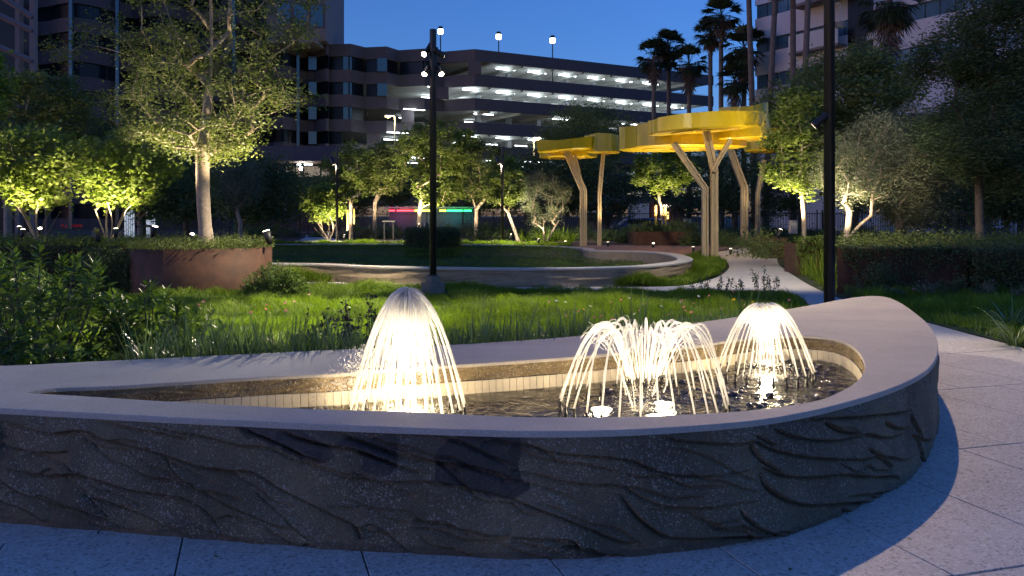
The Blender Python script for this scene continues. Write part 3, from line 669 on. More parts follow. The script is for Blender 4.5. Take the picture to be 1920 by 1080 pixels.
npmesh('water', np.dstack([GXm, GYm, WZ+hz]).reshape(-1, 3), Q[okf], None, M['water'], None, True, kind='structure')
# --- pebbles (children of the pool floor)
pf = bpy.data.objects['pool_floor']
bm = bmesh.new(); bmesh.ops.create_icosphere(bm, subdivisions=1, radius=1)
for v_ in bm.verts: v_.co *= 1+.12*noise.noise(v_.co*1.7)
pme = bpy.data.meshes.new('stone'); bm.to_mesh(pme); bm.free(); pme.materials.append(M['pebble']); pme.polygons.foreach_set('use_smooth', np.ones(len(pme.polygons), bool))
cnt_ = 0
tries = 0
clus = [(2.45, 6.0, .35), (1.55, 5.45, .4), (1.0, 6.2, .4), (2.3, 6.75, .25), (2.05, 5.3, .35), (1.45, 5.75, .35), (1.9, 6.55, .5)]
while cnt_ < 290 and tries < 5000:
    tries += 1; c_ = clus[rng.integers(0, len(clus))]; x = c_[0]+rng.normal()*c_[2]*.6; y = c_[1]+rng.normal()*c_[2]*.6
    if not inpoly(np.array([x]), np.array([y]), offset_loop(INN[::3], -.06))[0]: continue
    s_ = rng.uniform(.016, .038); o_ = link(bpy.data.objects.new('stone', pme), pf)
    o_.location = (x, y, .37+rng.uniform(0, .03)); o_.scale = (s_*rng.uniform(1, 1.5), s_, s_*.6); o_.rotation_euler = (rng.normal()*.2, rng.normal()*.2, rng.uniform(0, 6.3)); cnt_ += 1
# --- water jets
m, nt_, b = newmat('aerated water'); N = nt_.nodes; L = nt_.links
b.inputs['Base Color'].default_value = (.78, .78, .76, 1); b.inputs['Roughness'].default_value = .15
t_ = N.new('ShaderNodeBsdfTranslucent'); t_.inputs[0].default_value = (.8, .8, .77, 1); mm_ = N.new('ShaderNodeMixShader'); mm_.inputs[0].default_value = .55; tp = N.new('ShaderNodeBsdfTransparent'); m2_ = N.new('ShaderNodeMixShader'); m2_.inputs[0].default_value = .35
L.new(b.outputs[0], mm_.inputs[1]); L.new(t_.outputs[0], mm_.inputs[2]); L.new(mm_.outputs[0], m2_.inputs[1]); L.new(tp.outputs[0], m2_.inputs[2]); L.new(m2_.outputs[0], N['Material Output'].inputs[0]); M['foam'] = m
m = m.copy(); m.name = 'fine spray'; M['spray'] = m
for n_ in m.node_tree.nodes:
    if n_.type == 'MIX_SHADER' and abs(n_.inputs[0].default_value-.35) < 1e-3: n_.inputs[0].default_value = .55
def drops(pts, r):
    n = len(pts); O = np.array([[1, 0, 0], [-1, 0, 0], [0, 1, 0], [0, -1, 0], [0, 0, 1.6], [0, 0, -1.6]]); V = (pts[:, None]+O[None]*np.broadcast_to(r, n)[:, None, None]).reshape(-1, 3)
    Fq = np.array([[0, 2, 4], [2, 1, 4], [1, 3, 4], [3, 0, 4], [2, 0, 5], [1, 2, 5], [3, 1, 5], [0, 3, 5]]); return V, (np.arange(n)[:, None, None]*6+Fq[None]).reshape(-1, 3)
def stream_path(cx, cy, a, R0, H, rap, rend, zend, seg=16, uap=.5):
    """leaves nozzle at radius R0, peaks at H with radius rap, lands at radius rend and height zend"""
    pts = []
    for i in range(seg+1):
        u = i/seg
        if u <= uap: t = u/uap; r = R0+(rap-R0)*t; z = .05+(H-.05)*(1-(1-t)**2)
        else: t = (u-uap)/(1-uap); r = rap+(rend-rap)*t; z = H-(H-zend)*t*t
        pts.append((cx+math.cos(a)*r, cy+math.sin(a)*r, WZ+z))
    return pts
def jet(cx, cy, label, n, R0, H, rap, rend, nstr, spread, splash, power, lamps, nozr=None):
    o = empty('water_jet', (cx, cy, WZ), label, 'water jet', 'lit water jets')
    ang = [2*math.pi*(k+.5)/n for k in range(n)]
    for a_ in ang:
        H_ = H*rng.uniform(.94, 1.03); pth = stream_path(cx, cy, a_+rng.normal()*.02, R0, H_, rap*rng.uniform(.7, 1.3), rend*rng.uniform(.5, 1.3), .0, 18)
        k = 17 if rap > .2 else 12; rr_ = np.interp(np.arange(k), [0, 3, 10, k-1], [.0064, .0058, .0078, .004])
        MB().tube(pth[:k], rr_, 6).build('stream', M['foam'], o, True)
    # falling, broken water
    mb_ = MB(); dp = []
    for q in range(nstr):
        a_ = rng.uniform(0, 2*math.pi); H_ = H*rng.uniform(.8, 1.03); ra = rap*rng.uniform(.2, 1.4); re = rend*rng.uniform(.1, 1.6)+rng.uniform(-.3, 1)*spread
        pth = stream_path(cx, cy, a_, R0, H_, ra, re, 0, 18); s0 = rng.integers(5, 11); e0 = min(18, s0+rng.integers(3, 9))
        mb_.tube(pth[s0:e0+1], rng.uniform(.001, .0028), 3)
        for p_ in pth[s0:]: dp.append(np.array(p_)+rng.normal(size=3)*.012)
        for p_ in pth[12:]: dp += [np.array(p_)+rng.normal(size=3)*.02]
    o_ = mb_.build('falling_water', M['spray'], o); o_['kind'] = 'stuff'
    dp = np.array(dp)
    sp_ = rng.normal(size=(splash, 3))*np.array([.16, .16, .03])+np.array([cx, cy, WZ+.015]); sp_[:, 2] = np.maximum(sp_[:, 2], WZ+.003)
    dp = np.vstack([dp, sp_]); V_, T_ = drops(dp, rng.uniform(.0008, .0022, len(dp))); npmesh('spray', V_, None, T_, M['spray'], o, False, kind='stuff')
    # nozzle ring
    nz = empty('nozzle_ring', (cx, cy, WZ-.1), 'ring of dark nozzles under the '+' '.join(label.split(' ')[:5]), 'fountain nozzles', 'nozzle rings')
    V_, Q_ = [], []
    mr = MB(); mr.tube([(cx+math.cos(t)*R0, cy+math.sin(t)*R0, WZ-.04) for t in np.linspace(0, 2*math.pi, 33)], .012, 6, False); mr.build('pipe', M['black'], nz, True)
    nm_ = None
    for a_ in ang:
        x, y = cx+math.cos(a_)*R0, cy+math.sin(a_)*R0
        if nm_ is None:
            ob = MB().lathe([(.011, -.04), (.011, .012), (.007, .018), (.006, .045), (.009, .047), (.009, .053), (.004, .056)], (0, 0, 0), 8).build('nozzle', M['black'], nz, True, local=True); nm_ = ob.data
        else: ob = link(bpy.data.objects.new('nozzle', nm_), nz)
        ob.location = (x-cx, y-cy, .1)
    for (lx, ly, pw, lab) in lamps:
        pl = empty('pool_lamp', (cx+lx, cy+ly, WZ-.06), lab, 'underwater light', 'underwater lights')
        MB().lathe([(.05, -.06), (.075, -.02), (.08, .045), (.07, .05)], (cx+lx, cy+ly, WZ-.06), 20).build('lamp_housing', M['black'], pl, True)
        MB().lathe([(.066, .0), (.066, .008), (.03, .013)], (cx+lx, cy+ly, WZ-.012), 20).build('lens', M['lens_pool'], pl, True)
        lamp('POINT', 'pool_light', (cx+lx, cy+ly, WZ+.055), pw, (1, .78, .47), pl, radius=.045)
        lamp('SPOT', 'spot_lamp', (cx+lx, cy+ly, WZ+.07), pw*3.6, (1, .82, .58), pl, (cx+lx*.3, cy+ly*.3, WZ+3), 75, .8, .05)
    return o
jet(*jets[0], 'tall thick water jet rising at the left of the pool', 26, .345, .745, .024, .13, 620, .17, 1100, 1, [(.06, -.02, 19, 'underwater lamp glowing beneath the tallest jet'), (-.1, .05, 16, 'underwater lamp left of centre beneath the tallest jet')])
jet(*jets[1], 'wide crown shaped water jet in the middle of the pool', 30, .52, .525, .30, .06, 110, .04, 260, 1, [(-.26, .0, 14, 'underwater lamp at the left inside the wide middle jet'), (.16, .16, 14, 'underwater lamp at the right inside the wide middle jet'), (.05, -.2, 11, 'underwater lamp nearest the front rim inside the middle jet')])
jet(*jets[2], 'dome shaped water jet at the right end above black pebbles', 24, .352, .53, .045, .1, 230, .06, 600, 1, [(0, -.05, 22, 'underwater lamp beneath the right hand dome jet')])
# side spray thrown left from the tall jet
n = 1500; t = rng.uniform(0, 1, n); a_ = rng.uniform(-.25, .25, n)
sx = jets[0][0]-.2-t*.36*rng.uniform(.4, 1.1, n); sz_ = WZ+.22+rng.uniform(0, .22, n)*1-.25*t**2; sy = jets[0][1]+a_*.6*t
V_, T_ = drops(np.c_[sx, sy, sz_], rng.uniform(.0014, .004, n)); so = npmesh('side_spray', V_, None, T_, M['spray'], None, False, kind='stuff'); tag(so, 'loose droplets flung left from the tallest jet', 'water spray')
# ================================================================== POLES
def pole(x, y, h, r, label, plinth=True, name='light_pole', group='dark park light poles', z0=0.):
    o = empty(name, (x, y, z0), label, 'light pole', group)
    zb = z0
    if plinth:
        MB().box((x, y, z0+.09), (.36, .36, .28), R(38)).build('plinth', M['plinth'], o, bevel=.012)
        MB().box((x, y, z0+.295), (.215, .215, .13), R(38)).build('base_block', M['plinth'], o, bevel=.01); zb = z0+.36
        b_ = MB()
        for sx in (-1, 1):
            for sy in (-1, 1): b_.tube([(x+sx*.07, y+sy*.07, zb), (x+sx*.07, y+sy*.07, zb+.03)], .016, 6)
        b_.lathe([(r*1.3, zb), (r*1.3, zb+.015), (r*1.05, zb+.03)], (x, y, 0), 16); b_.build('base_plate', M['pole'], o)
    MB().lathe([(r, zb), (r, h-.02), (r*.96, h), (.01, h+.003)], (x, y, 0), 20).build('pole', M['pole'], o, True)
    return o
def flood(o, x, y, z, az, tiltd, power, arm=.2, s=1., angle=60, col=WARM2, lens='lens', radius=.05, target=None):
    """a cylinder spotlight head on a short arm; az = compass direction from the pole, tiltd = degrees below horizon"""
    dx, dy = math.cos(az), math.sin(az)
    p = Vector((x+dx*arm, y+dy*arm, z)); d = Vector((dx*math.cos(tiltd), dy*math.cos(tiltd), -math.sin(tiltd)))
    if target is not None: d = (Vector(target)-p).normalized()
    MB().tube([(x+dx*.06, y+dy*.06, z+.14*s), (x+dx*arm*.7, y+dy*arm*.7, z+.16*s), p], .016*s, 6).build('arm', M['pole'], o)
    q = d.to_track_quat('Z', 'Y').to_matrix()
    hd = MB().lathe([(.03*s, -.2*s), (.07*s, -.17*s), (.078*s, .08*s), (.088*s, .1*s), (.088*s, .16*s)], p, 16, q).build('lamp_housing', M['pole'], o, True)
    ln = MB().lathe([(.074*s, .15*s), (.07*s, .166*s), (.01*s, .17*s)], p, 16, q).build('lens', M[lens], o, True)
    if power: lamp('SPOT', 'spot_lamp', p+d*(.19*s), power, col, o, p+d*4, angle, .5, radius)
px_, py_ = gx(812, 17.7), 17.7
mp = pole(px_, py_, 5.47, .07, 'dark light pole with four lit spotlights on stepped concrete block in the grass')
for z_, az, td in [(4.98, R(205), R(58)), (5.02, R(250), R(38)), (4.02, R(200), R(80)), (4.98, R(-12), R(42)), (4.0, R(-20), R(52))]:
    pass
flood(mp, px_, py_, 4.98, R(200), 0, 5200, .15, .75, 44, target=(-4.4, 9.5, .6))
flood(mp, px_, py_, 5.08, R(165), 0, 3600, .1, .7, 64, target=(-4.6, 18.6, .4))
flood(mp, px_, py_, 4.6, R(205), 0, 6500, .15, .75, 50, target=(-3.4, 13.2, 0))
flood(mp, px_, py_, 4.98, R(-15), 0, 1200, .13, .75, 62, target=(5.5, 22, 0))
flood(mp, px_, py_, 4.6, R(-25), 0, 3200, .15, .75, 60, target=(1.2, 13.6, 0))
rp_x, rp_y = gx(1555, 14.0), 14.0
rpz = pole(rp_x, rp_y, 9.0, .088, 'tall dark light pole right of the fountain, its top beyond the frame', plinth=False)
flood(rpz, rp_x, rp_y, 8.2, R(235), 0, 2300, .3, 1.3, 62, col=(1, .7, .46), target=(4.3, 6.6, 0), radius=.07)
flood(rpz, rp_x, rp_y, 8.5, R(110), 0, 4200, .3, 1.3, 60, target=(7, 25, 0), radius=.07)
flood(rpz, rp_x, rp_y, 7.9, R(190), 0, 1500, .3, 1.2, 62, target=(.5, 12.5, 0), radius=.07)
flood(rpz, rp_x, rp_y, W(0, 226, 14)[2], R(188), 0, 60, .16, .8, 60, target=(2, 16, 0), lens='lens_dim')
# weather sensor
sz_ = W(0, 46, 14)[2]; sxx = gx(1573, 14)
se = empty('weather_sensor', (sxx, 13.95, sz_), 'small round louvered sensor hanging beside the tall right hand pole', 'sensor')
MB().tube([(rp_x+.07, 13.96, sz_+.33), (sxx-.02, 13.95, sz_+.34), (sxx, 13.95, sz_+.31), (sxx, 13.95, sz_+.06)], .009, 6).build('bracket', M['grey'], se)
mb_ = MB()
for k in range(4): mb_.lathe([(.03, k*.027-.05), (.082, k*.027-.055), (.085, k*.027-.045), (.03, k*.027-.032)], (sxx, 13.95, sz_), 16)
mb_.build('louvres', M['grey'], se, True)
# small poles
for (px, pyb, Y, top, lab, sgn) in [(632, 447, 40, 278, 'thin dark light pole beside the multi stemmed shrub on the left path', -1), (942, 447, 38, 275, 'thin dark light pole behind the lawn beside the pale green tree', -1)]:
    x = gx(px, Y); z0 = float(hgt(Y)); ht = W(0, top, Y)[2]
    o = pole(x, Y, ht, .06, lab, plinth=False, z0=z0)
    flood(o, x, Y, ht-.6, R(190), 0, 4500, .22, 1.1, 110, target=(x+1.5, Y+.5, 0), lens='lens_dim', col=WARM2)
# ================================================================== PLANTERS
def closed_smooth(poly): return len(poly) == 72
def planter(poly, z0, z1, label, soil=True, group='rusted steel planters', closed=True, h=.0):
    poly = np.array(poly, float); c = poly.mean(0); o = empty('steel_planter', (c[0], c[1], z0), label, 'planter', group)
    if sgn_area(poly) < 0: poly = poly[::-1]
    inn = offset_loop(poly, -.012 if len(poly) > 8 else -.02)
    V, Q = ribbon('', [z3(poly, z0), z3(poly, z1), z3(inn, z1), z3(inn, z0)], None); npmesh('steel_side', V, Q, None, M['corten'], o, closed_smooth(poly))
    s_ = sheet('soil', [[tuple(p) for p in inn]], z1-.05, M['soil'], drape=False, kind=None, parent=None)
    s_.data.transform(Matrix.LocRotScale(o.location, None, None).inverted()); s_.parent = o
    return o
ZT = .92
pl1 = np.array([(-6.83+1.47*math.cos(t), 18.85+1.5*math.sin(t)) for t in np.linspace(0, 2*math.pi, 72, endpoint=False)])
planter(pl1, -.02, ZT, 'curved rusted steel planter under the big pale trunked tree')
pl2 = resample(np.array([(-8.1, 19.7), (-14.5, 19.7), (-14.5, 23.6), (-8.1, 23.6)]), .5, True)
planter(pl2, -.02, ZT-.02, 'long rusted steel planter at the left under two yellow green maples')
pl3 = np.array([(6.82, 17.9), (9.55, 17.9), (12.2, 24), (9.3, 24)]); planter(pl3, -.02, ZT, 'dark rusted steel planter behind the tall pole, half grown over')
pl4 = np.array([(9.6, 17.7), (15.5, 17.7), (18.5, 24), (12.3, 24)]); planter(pl4, -.02, ZT-.03, 'rusted steel planter hidden by climbers at the right edge')
def bx(px0, px1, Y, dY): return np.array([(gx(px0, Y), Y), (gx(px1, Y), Y), (gx(px1, Y), Y+dY), (gx(px0, Y), Y+dY)])
planter(bx(1497, 1545, 23.5, 1.2), -.02, W(0, 458, 23.5)[2], 'small rusted steel panel planter beside the path, overhung by ferns')
planter(bx(1428, 1476, 29.5, 1.5), .05, W(0, 446, 29.5)[2], 'rusted steel planter at the end of the pale path')
planter(bx(1191, 1300, 36.5, 2.4), .3, W(0, 434, 36.5)[2], 'long low rusted steel planter behind the red paved plaza')
# planting on and around planters
def cover(label, poly, z, n, leaf, mt, h=.18, w=.4, name='ground_cover', zf=None):
    p = sample_poly(poly, n); zz = (z if zf is None else zf(p))+np.abs(rng.normal(size=n))*h*.6
    cl = vnoise(p[:, 0]*2.2, p[:, 1]*2.2, 31); zz = zz+cl*h*.35
    V, Q = leaf_quads(np.c_[p, zz], leaf, w, .7, -.1); t = np.repeat(np.clip(.5+cl*.35+rng.normal(size=n)*.18, 0, 1), 4)
    o = npmesh(name, V, Q, None, M[mt], None, False, t); return tag(o, label, 'ground cover', kind='stuff')
cover('feathery green ground cover spilling over the curved planter', offset_loop(pl1, .06), ZT-.02, 9000, .06, 'leaf_tree', .16)
cover('low green ground cover filling the long left planter', offset_loop(pl2, .08), ZT-.04, 16000, .07, 'leaf_tree', .16)
cover('dark trailing plants covering the top of the right planters', np.array([(6.78, 17.8), (15.5, 17.6), (18.5, 24), (9.2, 24)]), ZT-.03, 16000, .08, 'leaf_tree', .22)
def vine(label, p0, p1, z0, z1, n, leaf, mt, top_bias=1.5, out=.07, name='trailing_plant', full=False):
    t = rng.uniform(0, 1, n); edge = .25+.75*np.clip(vnoise(t*9+p0[0], t*0+3, 41)*.5+.5, 0, 1)
    d = rng.uniform(0, 1, n)**top_bias*(edge if not full else 1); z = z1-(z1-z0)*d
    x = p0[0]+(p1[0]-p0[0])*t; y = p0[1]+(p1[1]-p0[1])*t-np.abs(rng.normal(size=n))*out
    V, Q = leaf_quads(np.c_[x, y, z], leaf, .5, .8, .3); o = npmesh(name, V, Q, None, M[mt], None, False, np.repeat(rng.uniform(0, 1, n), 4)); return tag(o, label, 'trailing plant')
vine('dark creeper hanging down the right planter behind the tall pole', (6.9, 17.85), (9.6, 17.85), 0, ZT+.05, 2300, .06, 'leaf_dark', 1.6)
vine('dense dark climber covering the far right planter wall', (9.45, 17.65), (13, 17.65), 0, ZT+.08, 9000, .06, 'leaf_dark', .8, .12, full=True)
vine('creeper hanging over the left long planter wall', (-14, 19.65), (-8.1, 19.65), 0, ZT+.03, 7000, .07, 'leaf_dark', 1.0, .1, full=True)
vine('dark creeper behind the glossy leaved shrub at left', (-9.2, 18.4), (-7.9, 18.3), 0, ZT, 3600, .07, 'leaf_dark', .8, .2, full=True)
vine('fern trailing over the small panel planter by the path', (gx(1490, 23.4), 23.4), (gx(1550, 23.4), 23.4), .3, 1.05, 1200, .08, 'leaf_lit', 1.3, .15)
# ================================================================== GRASS (nobody could count it)
def grass(label, poly, n, h, wid, mt, z=0., excl=(), name='grass', lean=.75, patch=None):
    p = sample_poly(poly, n)
    for e in excl: p = p[~inpoly(p[:, 0], p[:, 1], e)]
    cl = vnoise(p[:, 0]*1.3, p[:, 1]*1.3, 51)*.5+vnoise(p[:, 0]*4, p[:, 1]*4, 52)*.5
    hh = h*np.clip(1+.8*cl, .35, 2)
    V, Q, T_ = blades(p, z+hgt(p[:, 1])+np.maximum(cl, 0)*h*.6, hh, wid, lean)
    # 5 verts per blade
    o = npmesh(name, V, Q.reshape(-1, 4), T_.reshape(-1, 3), M[mt], None, True, np.repeat(np.clip(.42+cl*.5+rng.normal(size=len(p))*.2, 0, 1), 5)); return tag(o, label, 'grass', kind='stuff')
sheet('meadow_soil', [meadow[::-1]], -.012, M['turf'], drape=False)
OUTc = OUT[::12]
pole_sq = np.array([(px_-.3, py_-.75), (px_+.35, py_-.75), (px_+.3, py_+.3), (px_-.3, py_+.3)])
mead = np.array([(-9, 8), (-7, 20), (-4.6, 19.75), (-1.95, 19.45), (-.7, 18.95), (.46, 18.5), (2.2, 18.15), (3.8, 17.95), (4.9, 18.0), (5.5, 17.5), (5.55, 16.6), (5.2, 15.2), (4.8, 13.2), (4.7, 11), (3.5, 9.3), (2.4, 8.6), (1.1, 7.55), (-.5, 6.7), (-2.5, 6.1), (-5, 5.9)])
grass('soft unmown meadow grass between the fountain and the narrow path', mead, 210000, .1, .009, 'grass', excl=(OUTc, pole_sq, pl1))
grass('coarser clumps standing up in the meadow grass', mead[1:], 22000, .13, .009, 'grass', excl=(OUTc, pole_sq, pl1), name='tall_grass', lean=.95)
grass('short lawn inside the curved seat wall', RING_I[::3], 90000, .06, .016, 'grass_far')
strip_poly = np.vstack([np.array([(-7, 21.2), (-5.2, 20.7), (-3, 20.6), (-.6, 20.25), (1.5, 19.8), (3.3, 19.4), (4.2, 19.9), (5.6, 23.2), (6.5, 26), (7.0, 28), (7.15, 29.3), (6.8, 30.4), (6.3, 30.0), (5.4, 29.2)]), np.array([(5.2, 28), (5.3, 26), (5.0, 24), (4.3, 22.2), (3, 20.75), (1.2, 20.1), (-.8, 20.05), (-3.3, 20.75), (-5.2, 21.8), (-7, 22.3)])])
grass('uneven grass strip between the narrow path and the seat wall', strip_poly, 56000, .19, .012, 'grass', excl=(RING_O[::3],), name='grass_strip')
sheet('strip_turf', [[tuple(p) for p in strip_poly]], -.01, M['turf'])
rg = np.array([(6.3, 9.0), (6.3, 13.5), (6.5, 16), (6.9, 17.75), (16, 17.5), (16, 8)])
grass('dim grass at the right edge beyond the paving', rg, 70000, .14, .01, 'grass', name='grass_right')
sheet('right_turf', [[tuple(p) for p in rg]], -.01, M['turf'], drape=False)
bk = np.array([(-12, 36.6), (-9, 37), (-2, 36.6), (1, 35.6), (2.4, 34.8), (2.5, 36.3), (1.2, 37.8), (-2, 38.2), (-9, 38.6), (-12, 38.4)])
grass('bright grass verge behind the far side of the seat wall', bk, 26000, .12, .02, 'grass', name='grass_verge')
# soil beds back
sheet('planting_bed', [[(-40, 38.3), (-9, 38.5), (1, 38), (2.6, 36.3), (9.8, 35.2), (10.6, 33), (9.2, 27), (7.6, 20), (6.9, 18.1), (30, 18.1), (30, 57), (-40, 57)]], -.008, M['soil'])
# ================================================================== FOREGROUND PLANTS
# glossy shrubs with leaves of their own
lv = np.array([(0, 0, 0), (.3, -.16, .03), (.3, .16, .03), (.62, -.15, .0), (.62, .15, .0), (1, 0, -.08), (.3, 0, -.02), (.62, 0, -.04)])
lf = [(0, 1, 6), (0, 6, 2), (1, 3, 7, 6), (6, 7, 4, 2), (3, 5, 7), (7, 5, 4)]
lme = bpy.data.meshes.new('leaf'); lme.from_pydata([tuple(v) for v in lv], [], lf); lme.materials.append(M['leaf_big']); lme.polygons.foreach_set('use_smooth', np.ones(6, bool))
def leafy(label, cx, cy, rx, ry, h, nst, nl, llen, cat='shrub', stuffn=1800):
    o = empty('leafy_shrub', (cx, cy, 0), label, cat, 'glossy leaved shrubs'); mb_ = MB(); spots = []; tips = []
    for k in range(nst):
        u = rand_unit(1)[0]; u[2] = abs(u[2])*.9+.12; u /= max(1, np.linalg.norm(u)); tip = np.array([cx+u[0]*rx, cy+u[1]*ry, u[2]*h]); b0 = np.array([cx+u[0]*rx*.25, cy+u[1]*ry*.25, 0])
        mid = (tip+b0)/2+np.array([u[0]*.08, u[1]*.08, .05]); mb_.tube([b0, mid, tip], [.01, .007, .004], 5); tips.append((tip, (tip-mid)/np.linalg.norm(tip-mid)))
    for t, d in tips:
        for j in range(16):
            s_ = rng.uniform(0, 1)**.6*.0+j/16; p = t-d*s_*.22; a = j*2.4+rng.uniform(-.3, .3); el = .95-s_*.9
            spots.append((p, a, el, llen*(.6+.5*s_)*rng.uniform(.75, 1.15), t[1]))
    # the leaves nearest the viewer become parts, the rest is one joined part
    spots.sort(key=lambda q: q[4]-.8*q[0][2]); mb_.build('stems', M['darkbark'], o)
    rest = []
    for i, (p, a, el, L_, _) in enumerate(spots):
        rot = Matrix.Rotation(a, 4, 'Z')@Matrix.Rotation(-el, 4, 'Y')@Matrix.Rotation(rng.normal()*.4, 4, 'X')
        if i < nl:
            f = link(bpy.data.objects.new('leaf', lme), o); f.matrix_basis = Matrix.Translation(Vector(p)-o.location)@rot@Matrix.Scale(L_, 4)
        else:
            Mx = np.array(rot)[:3, :3]; rest.append((lv*L_)@Mx.T+p)
    n_ = len(rest); V = np.array(rest).reshape(-1, 3); off = np.arange(n_)[:, None, None]*8
    Q = (off+np.array([[1, 3, 7, 6], [6, 7, 4, 2]])[None]).reshape(-1, 4); T_ = (off+np.array([[0, 1, 6], [0, 6, 2], [3, 5, 7], [7, 5, 4]])[None]).reshape(-1, 3)
    npmesh('foliage', V, Q, T_, M['leaf_big'], o, True, np.repeat(rng.uniform(0, 1, n_), 8), kind='stuff')
    # inner leaves
    n = stuffn; u = rand_unit(n); u[:, 2] = np.abs(u[:, 2]); pts = np.array([cx, cy, 0])+u*rng.uniform(.3, .95, (n, 1))*np.array([rx, ry, h*.95])
    V, Q = leaf_quads(pts, llen*.8, .33, .8); npmesh('inner_foliage', V, Q, None, M['leaf_big'], o, False, np.repeat(rng.uniform(0, .7, n), 4), kind='stuff')
    return o
leafy('large glossy leaved shrub at the left edge behind the fountain rim', -4.2, 7.5, 1.05, .8, 1.36, 62, 300, .15)
leafy('glossy leaved shrub second from the left edge, leaning right', -3.2, 7.7, .72, .6, 1.0, 40, 240, .145)
leafy('low glossy shrub in front at far left, touching the rim', -3.7, 6.5, 1.0, .45, .78, 34, 240, .13)
leafy('dark glossy shrub behind the left shrubs beside the long planter', -6.6, 10.6, 1.2, 1.0, 1.15, 60, 100, .13)
leafy('small bright leaved bush against the right side of the curved planter', gx(515, 17.0), 17.0, .72, .5, .7, 70, 260, .085, stuffn=5000)
shrub('pale small leaved shrub at left under the maples', (gx(15, 15), 15, 0), (.8, .6, .85), 5000, .05, 'leaf_low')
# strap-leaved edging behind the rim
rimback = crom([P(a, b, .6) for a, b in [(250, 673), (450, 664), (600, 656.5), (840, 646.5), (1050, 632), (1200, 617), (1300, 605), (1400, 590), (1490, 577)]], 8)
rb = resample(rimback, .012); n = 15000; t = rng.integers(0, len(rb), n); dense = np.clip(1.25-(t/len(rb))*.95, .3, 1); keep = rng.uniform(0, 1, n) < dense; t = t[keep]; n = len(t)
tb = np.gradient(rb, axis=0); tb /= np.linalg.norm(tb, axis=1, keepdims=True); nb = np.stack([-tb[:, 1], tb[:, 0]], 1)
offn = rng.uniform(.04, .85, n)[:, None]; bp_ = rb[t]+nb[t]*offn; bz = .3*np.clip(1.15-offn[:, 0], 0, 1)
mo = rb[::12]; mn = nb[::12]; mV, mQ = ribbon('', [np.c_[mo+mn*.02, np.full(len(mo), .31)], np.c_[mo+mn*.45, np.full(len(mo), .24)], np.c_[mo+mn*1.15, np.full(len(mo), -.01)]], None, closed=False)
npmesh('planting_mound', mV, mQ, None, M['soil'], None, True, kind='structure')
V, Q = arcs(np.c_[bp_, bz], rng.uniform(0, 6.28, n), rng.uniform(.42, .74, n)*(1-.42*t/len(rb)), .014, rng.uniform(.15, .85, n), 5)
tag(npmesh('strap_grass', V, Q, None, M['strap'], None, True, np.repeat(rng.uniform(0, 1, n), 12)), 'dense strap leaved border along the back of the fountain', 'border grass', kind='stuff')
for (px, py, L_, n_, lab) in [(905, 640, .82, 26, 'strap leaf clump right of the tallest jet, lowest leaves on the rim'), (985, 636, .85, 24, 'upright strap leaf clump overhanging the rim left of centre'), (1040, 628, .6, 34, 'pale arching strap leaf clump behind the middle jet\'s left side'), (1110, 618, .74, 40, 'dense strap leaf clump with a yellow flower behind the middle jet'), (1165, 612, .6, 34, 'strap leaf clump directly behind the centre of the middle jet'),
    (1232, 605, .75, 60, 'largest pale edged strap leaf clump between the two right jets'), (1275, 600, .6, 40, 'strap leaf clump just right of the largest pale clump'), (1440, 583, .68, 60, 'white striped strap leaf clump behind the dome jet'), (1500, 572, .5, 20, 'small grass tuft by the foot of the tall right pole'),
    (460, 650, .7, 50, 'bluish strap leaf clump left of the tallest jet'), (560, 645, .72, 50, 'strap leaf clump close to the left side of the tallest jet'), (350, 655, .75, 46, 'strap leaf clump beside the glossy shrubs'),
    (1905, 640, .85, 70, 'arching strap leaf clump at the right edge of the paving'), (1895, 610, .8, 50, 'second arching clump behind the one at the right edge')]:
    z_ = 0
    Y = max((CAMZ-.0)*F/(py-HOR), 0); 
    if px < 1600:
        j = np.argmin(np.abs((rb[:, 0]/rb[:, 1])-(px-960)/F)); c_ = rb[j]+nb[j]*.28
    else: c_ = P(px, py+8, 0)
    strap_clump(lab, c_[0], c_[1], n_, L_*(.92 if px < 1600 else .95), .02, .09, (.3, .95) if px < 1600 else (.1, .6), z=.22 if px < 1600 else 0)
# dark flower stalks
def stalks(label, cx, cy, n, h, mt='purple', sx=.3, cat='flowering plant', name='flower_stalks', z=0.):
    o = empty(name, (cx, cy, z), label, cat); mb_ = MB(); P_ = []
    for k in range(n):
        x = cx+rng.normal()*sx; y = cy+rng.normal()*.15; hh = h*rng.uniform(.5, 1); tip = np.array([x+rng.normal()*.06, y, z+hh]); mb_.tube([(x, y, z), (x+.01, y, z+hh*.5), tip], .004, 4)
        m_ = rng.integers(26, 60); tt = rng.uniform(.45, 1.03, m_)[:, None]; P_.append(np.array([x, y, z])*(1-tt)+tip*tt+rng.normal(size=(m_, 3))*.018)
    mb_.build('stems', M['darkbark'], o); P_ = np.vstack(P_); V, Q = leaf_quads(P_, .045, .5, 1); npmesh('flower_heads', V, Q, None, M[mt], o, False, np.repeat(rng.uniform(0, 1, len(P_)), 4), kind='stuff')
    return o
stalks('dark purple flower spikes just left of the tallest jet', gx(668, 8.2), 8.2, 16, .85, sx=.16)
stalks('group of dark seed heads further left of the tallest jet', gx(590, 8.4), 8.4, 13, .74, sx=.13)
stalks('lone dark flower spike touching the tallest jet', gx(700, 8.0), 8.0, 3, .92, sx=.03)
stalks('dark stalks rising in front of the pale path', gx(1440, 16.2), 16.2, 9, .62, 'leaf_dark', .18)
stalks('low dark twiggy plant in the meadow near the path bend', gx(1360, 17.4), 17.4, 12, .4, 'leaf_dark', .3)
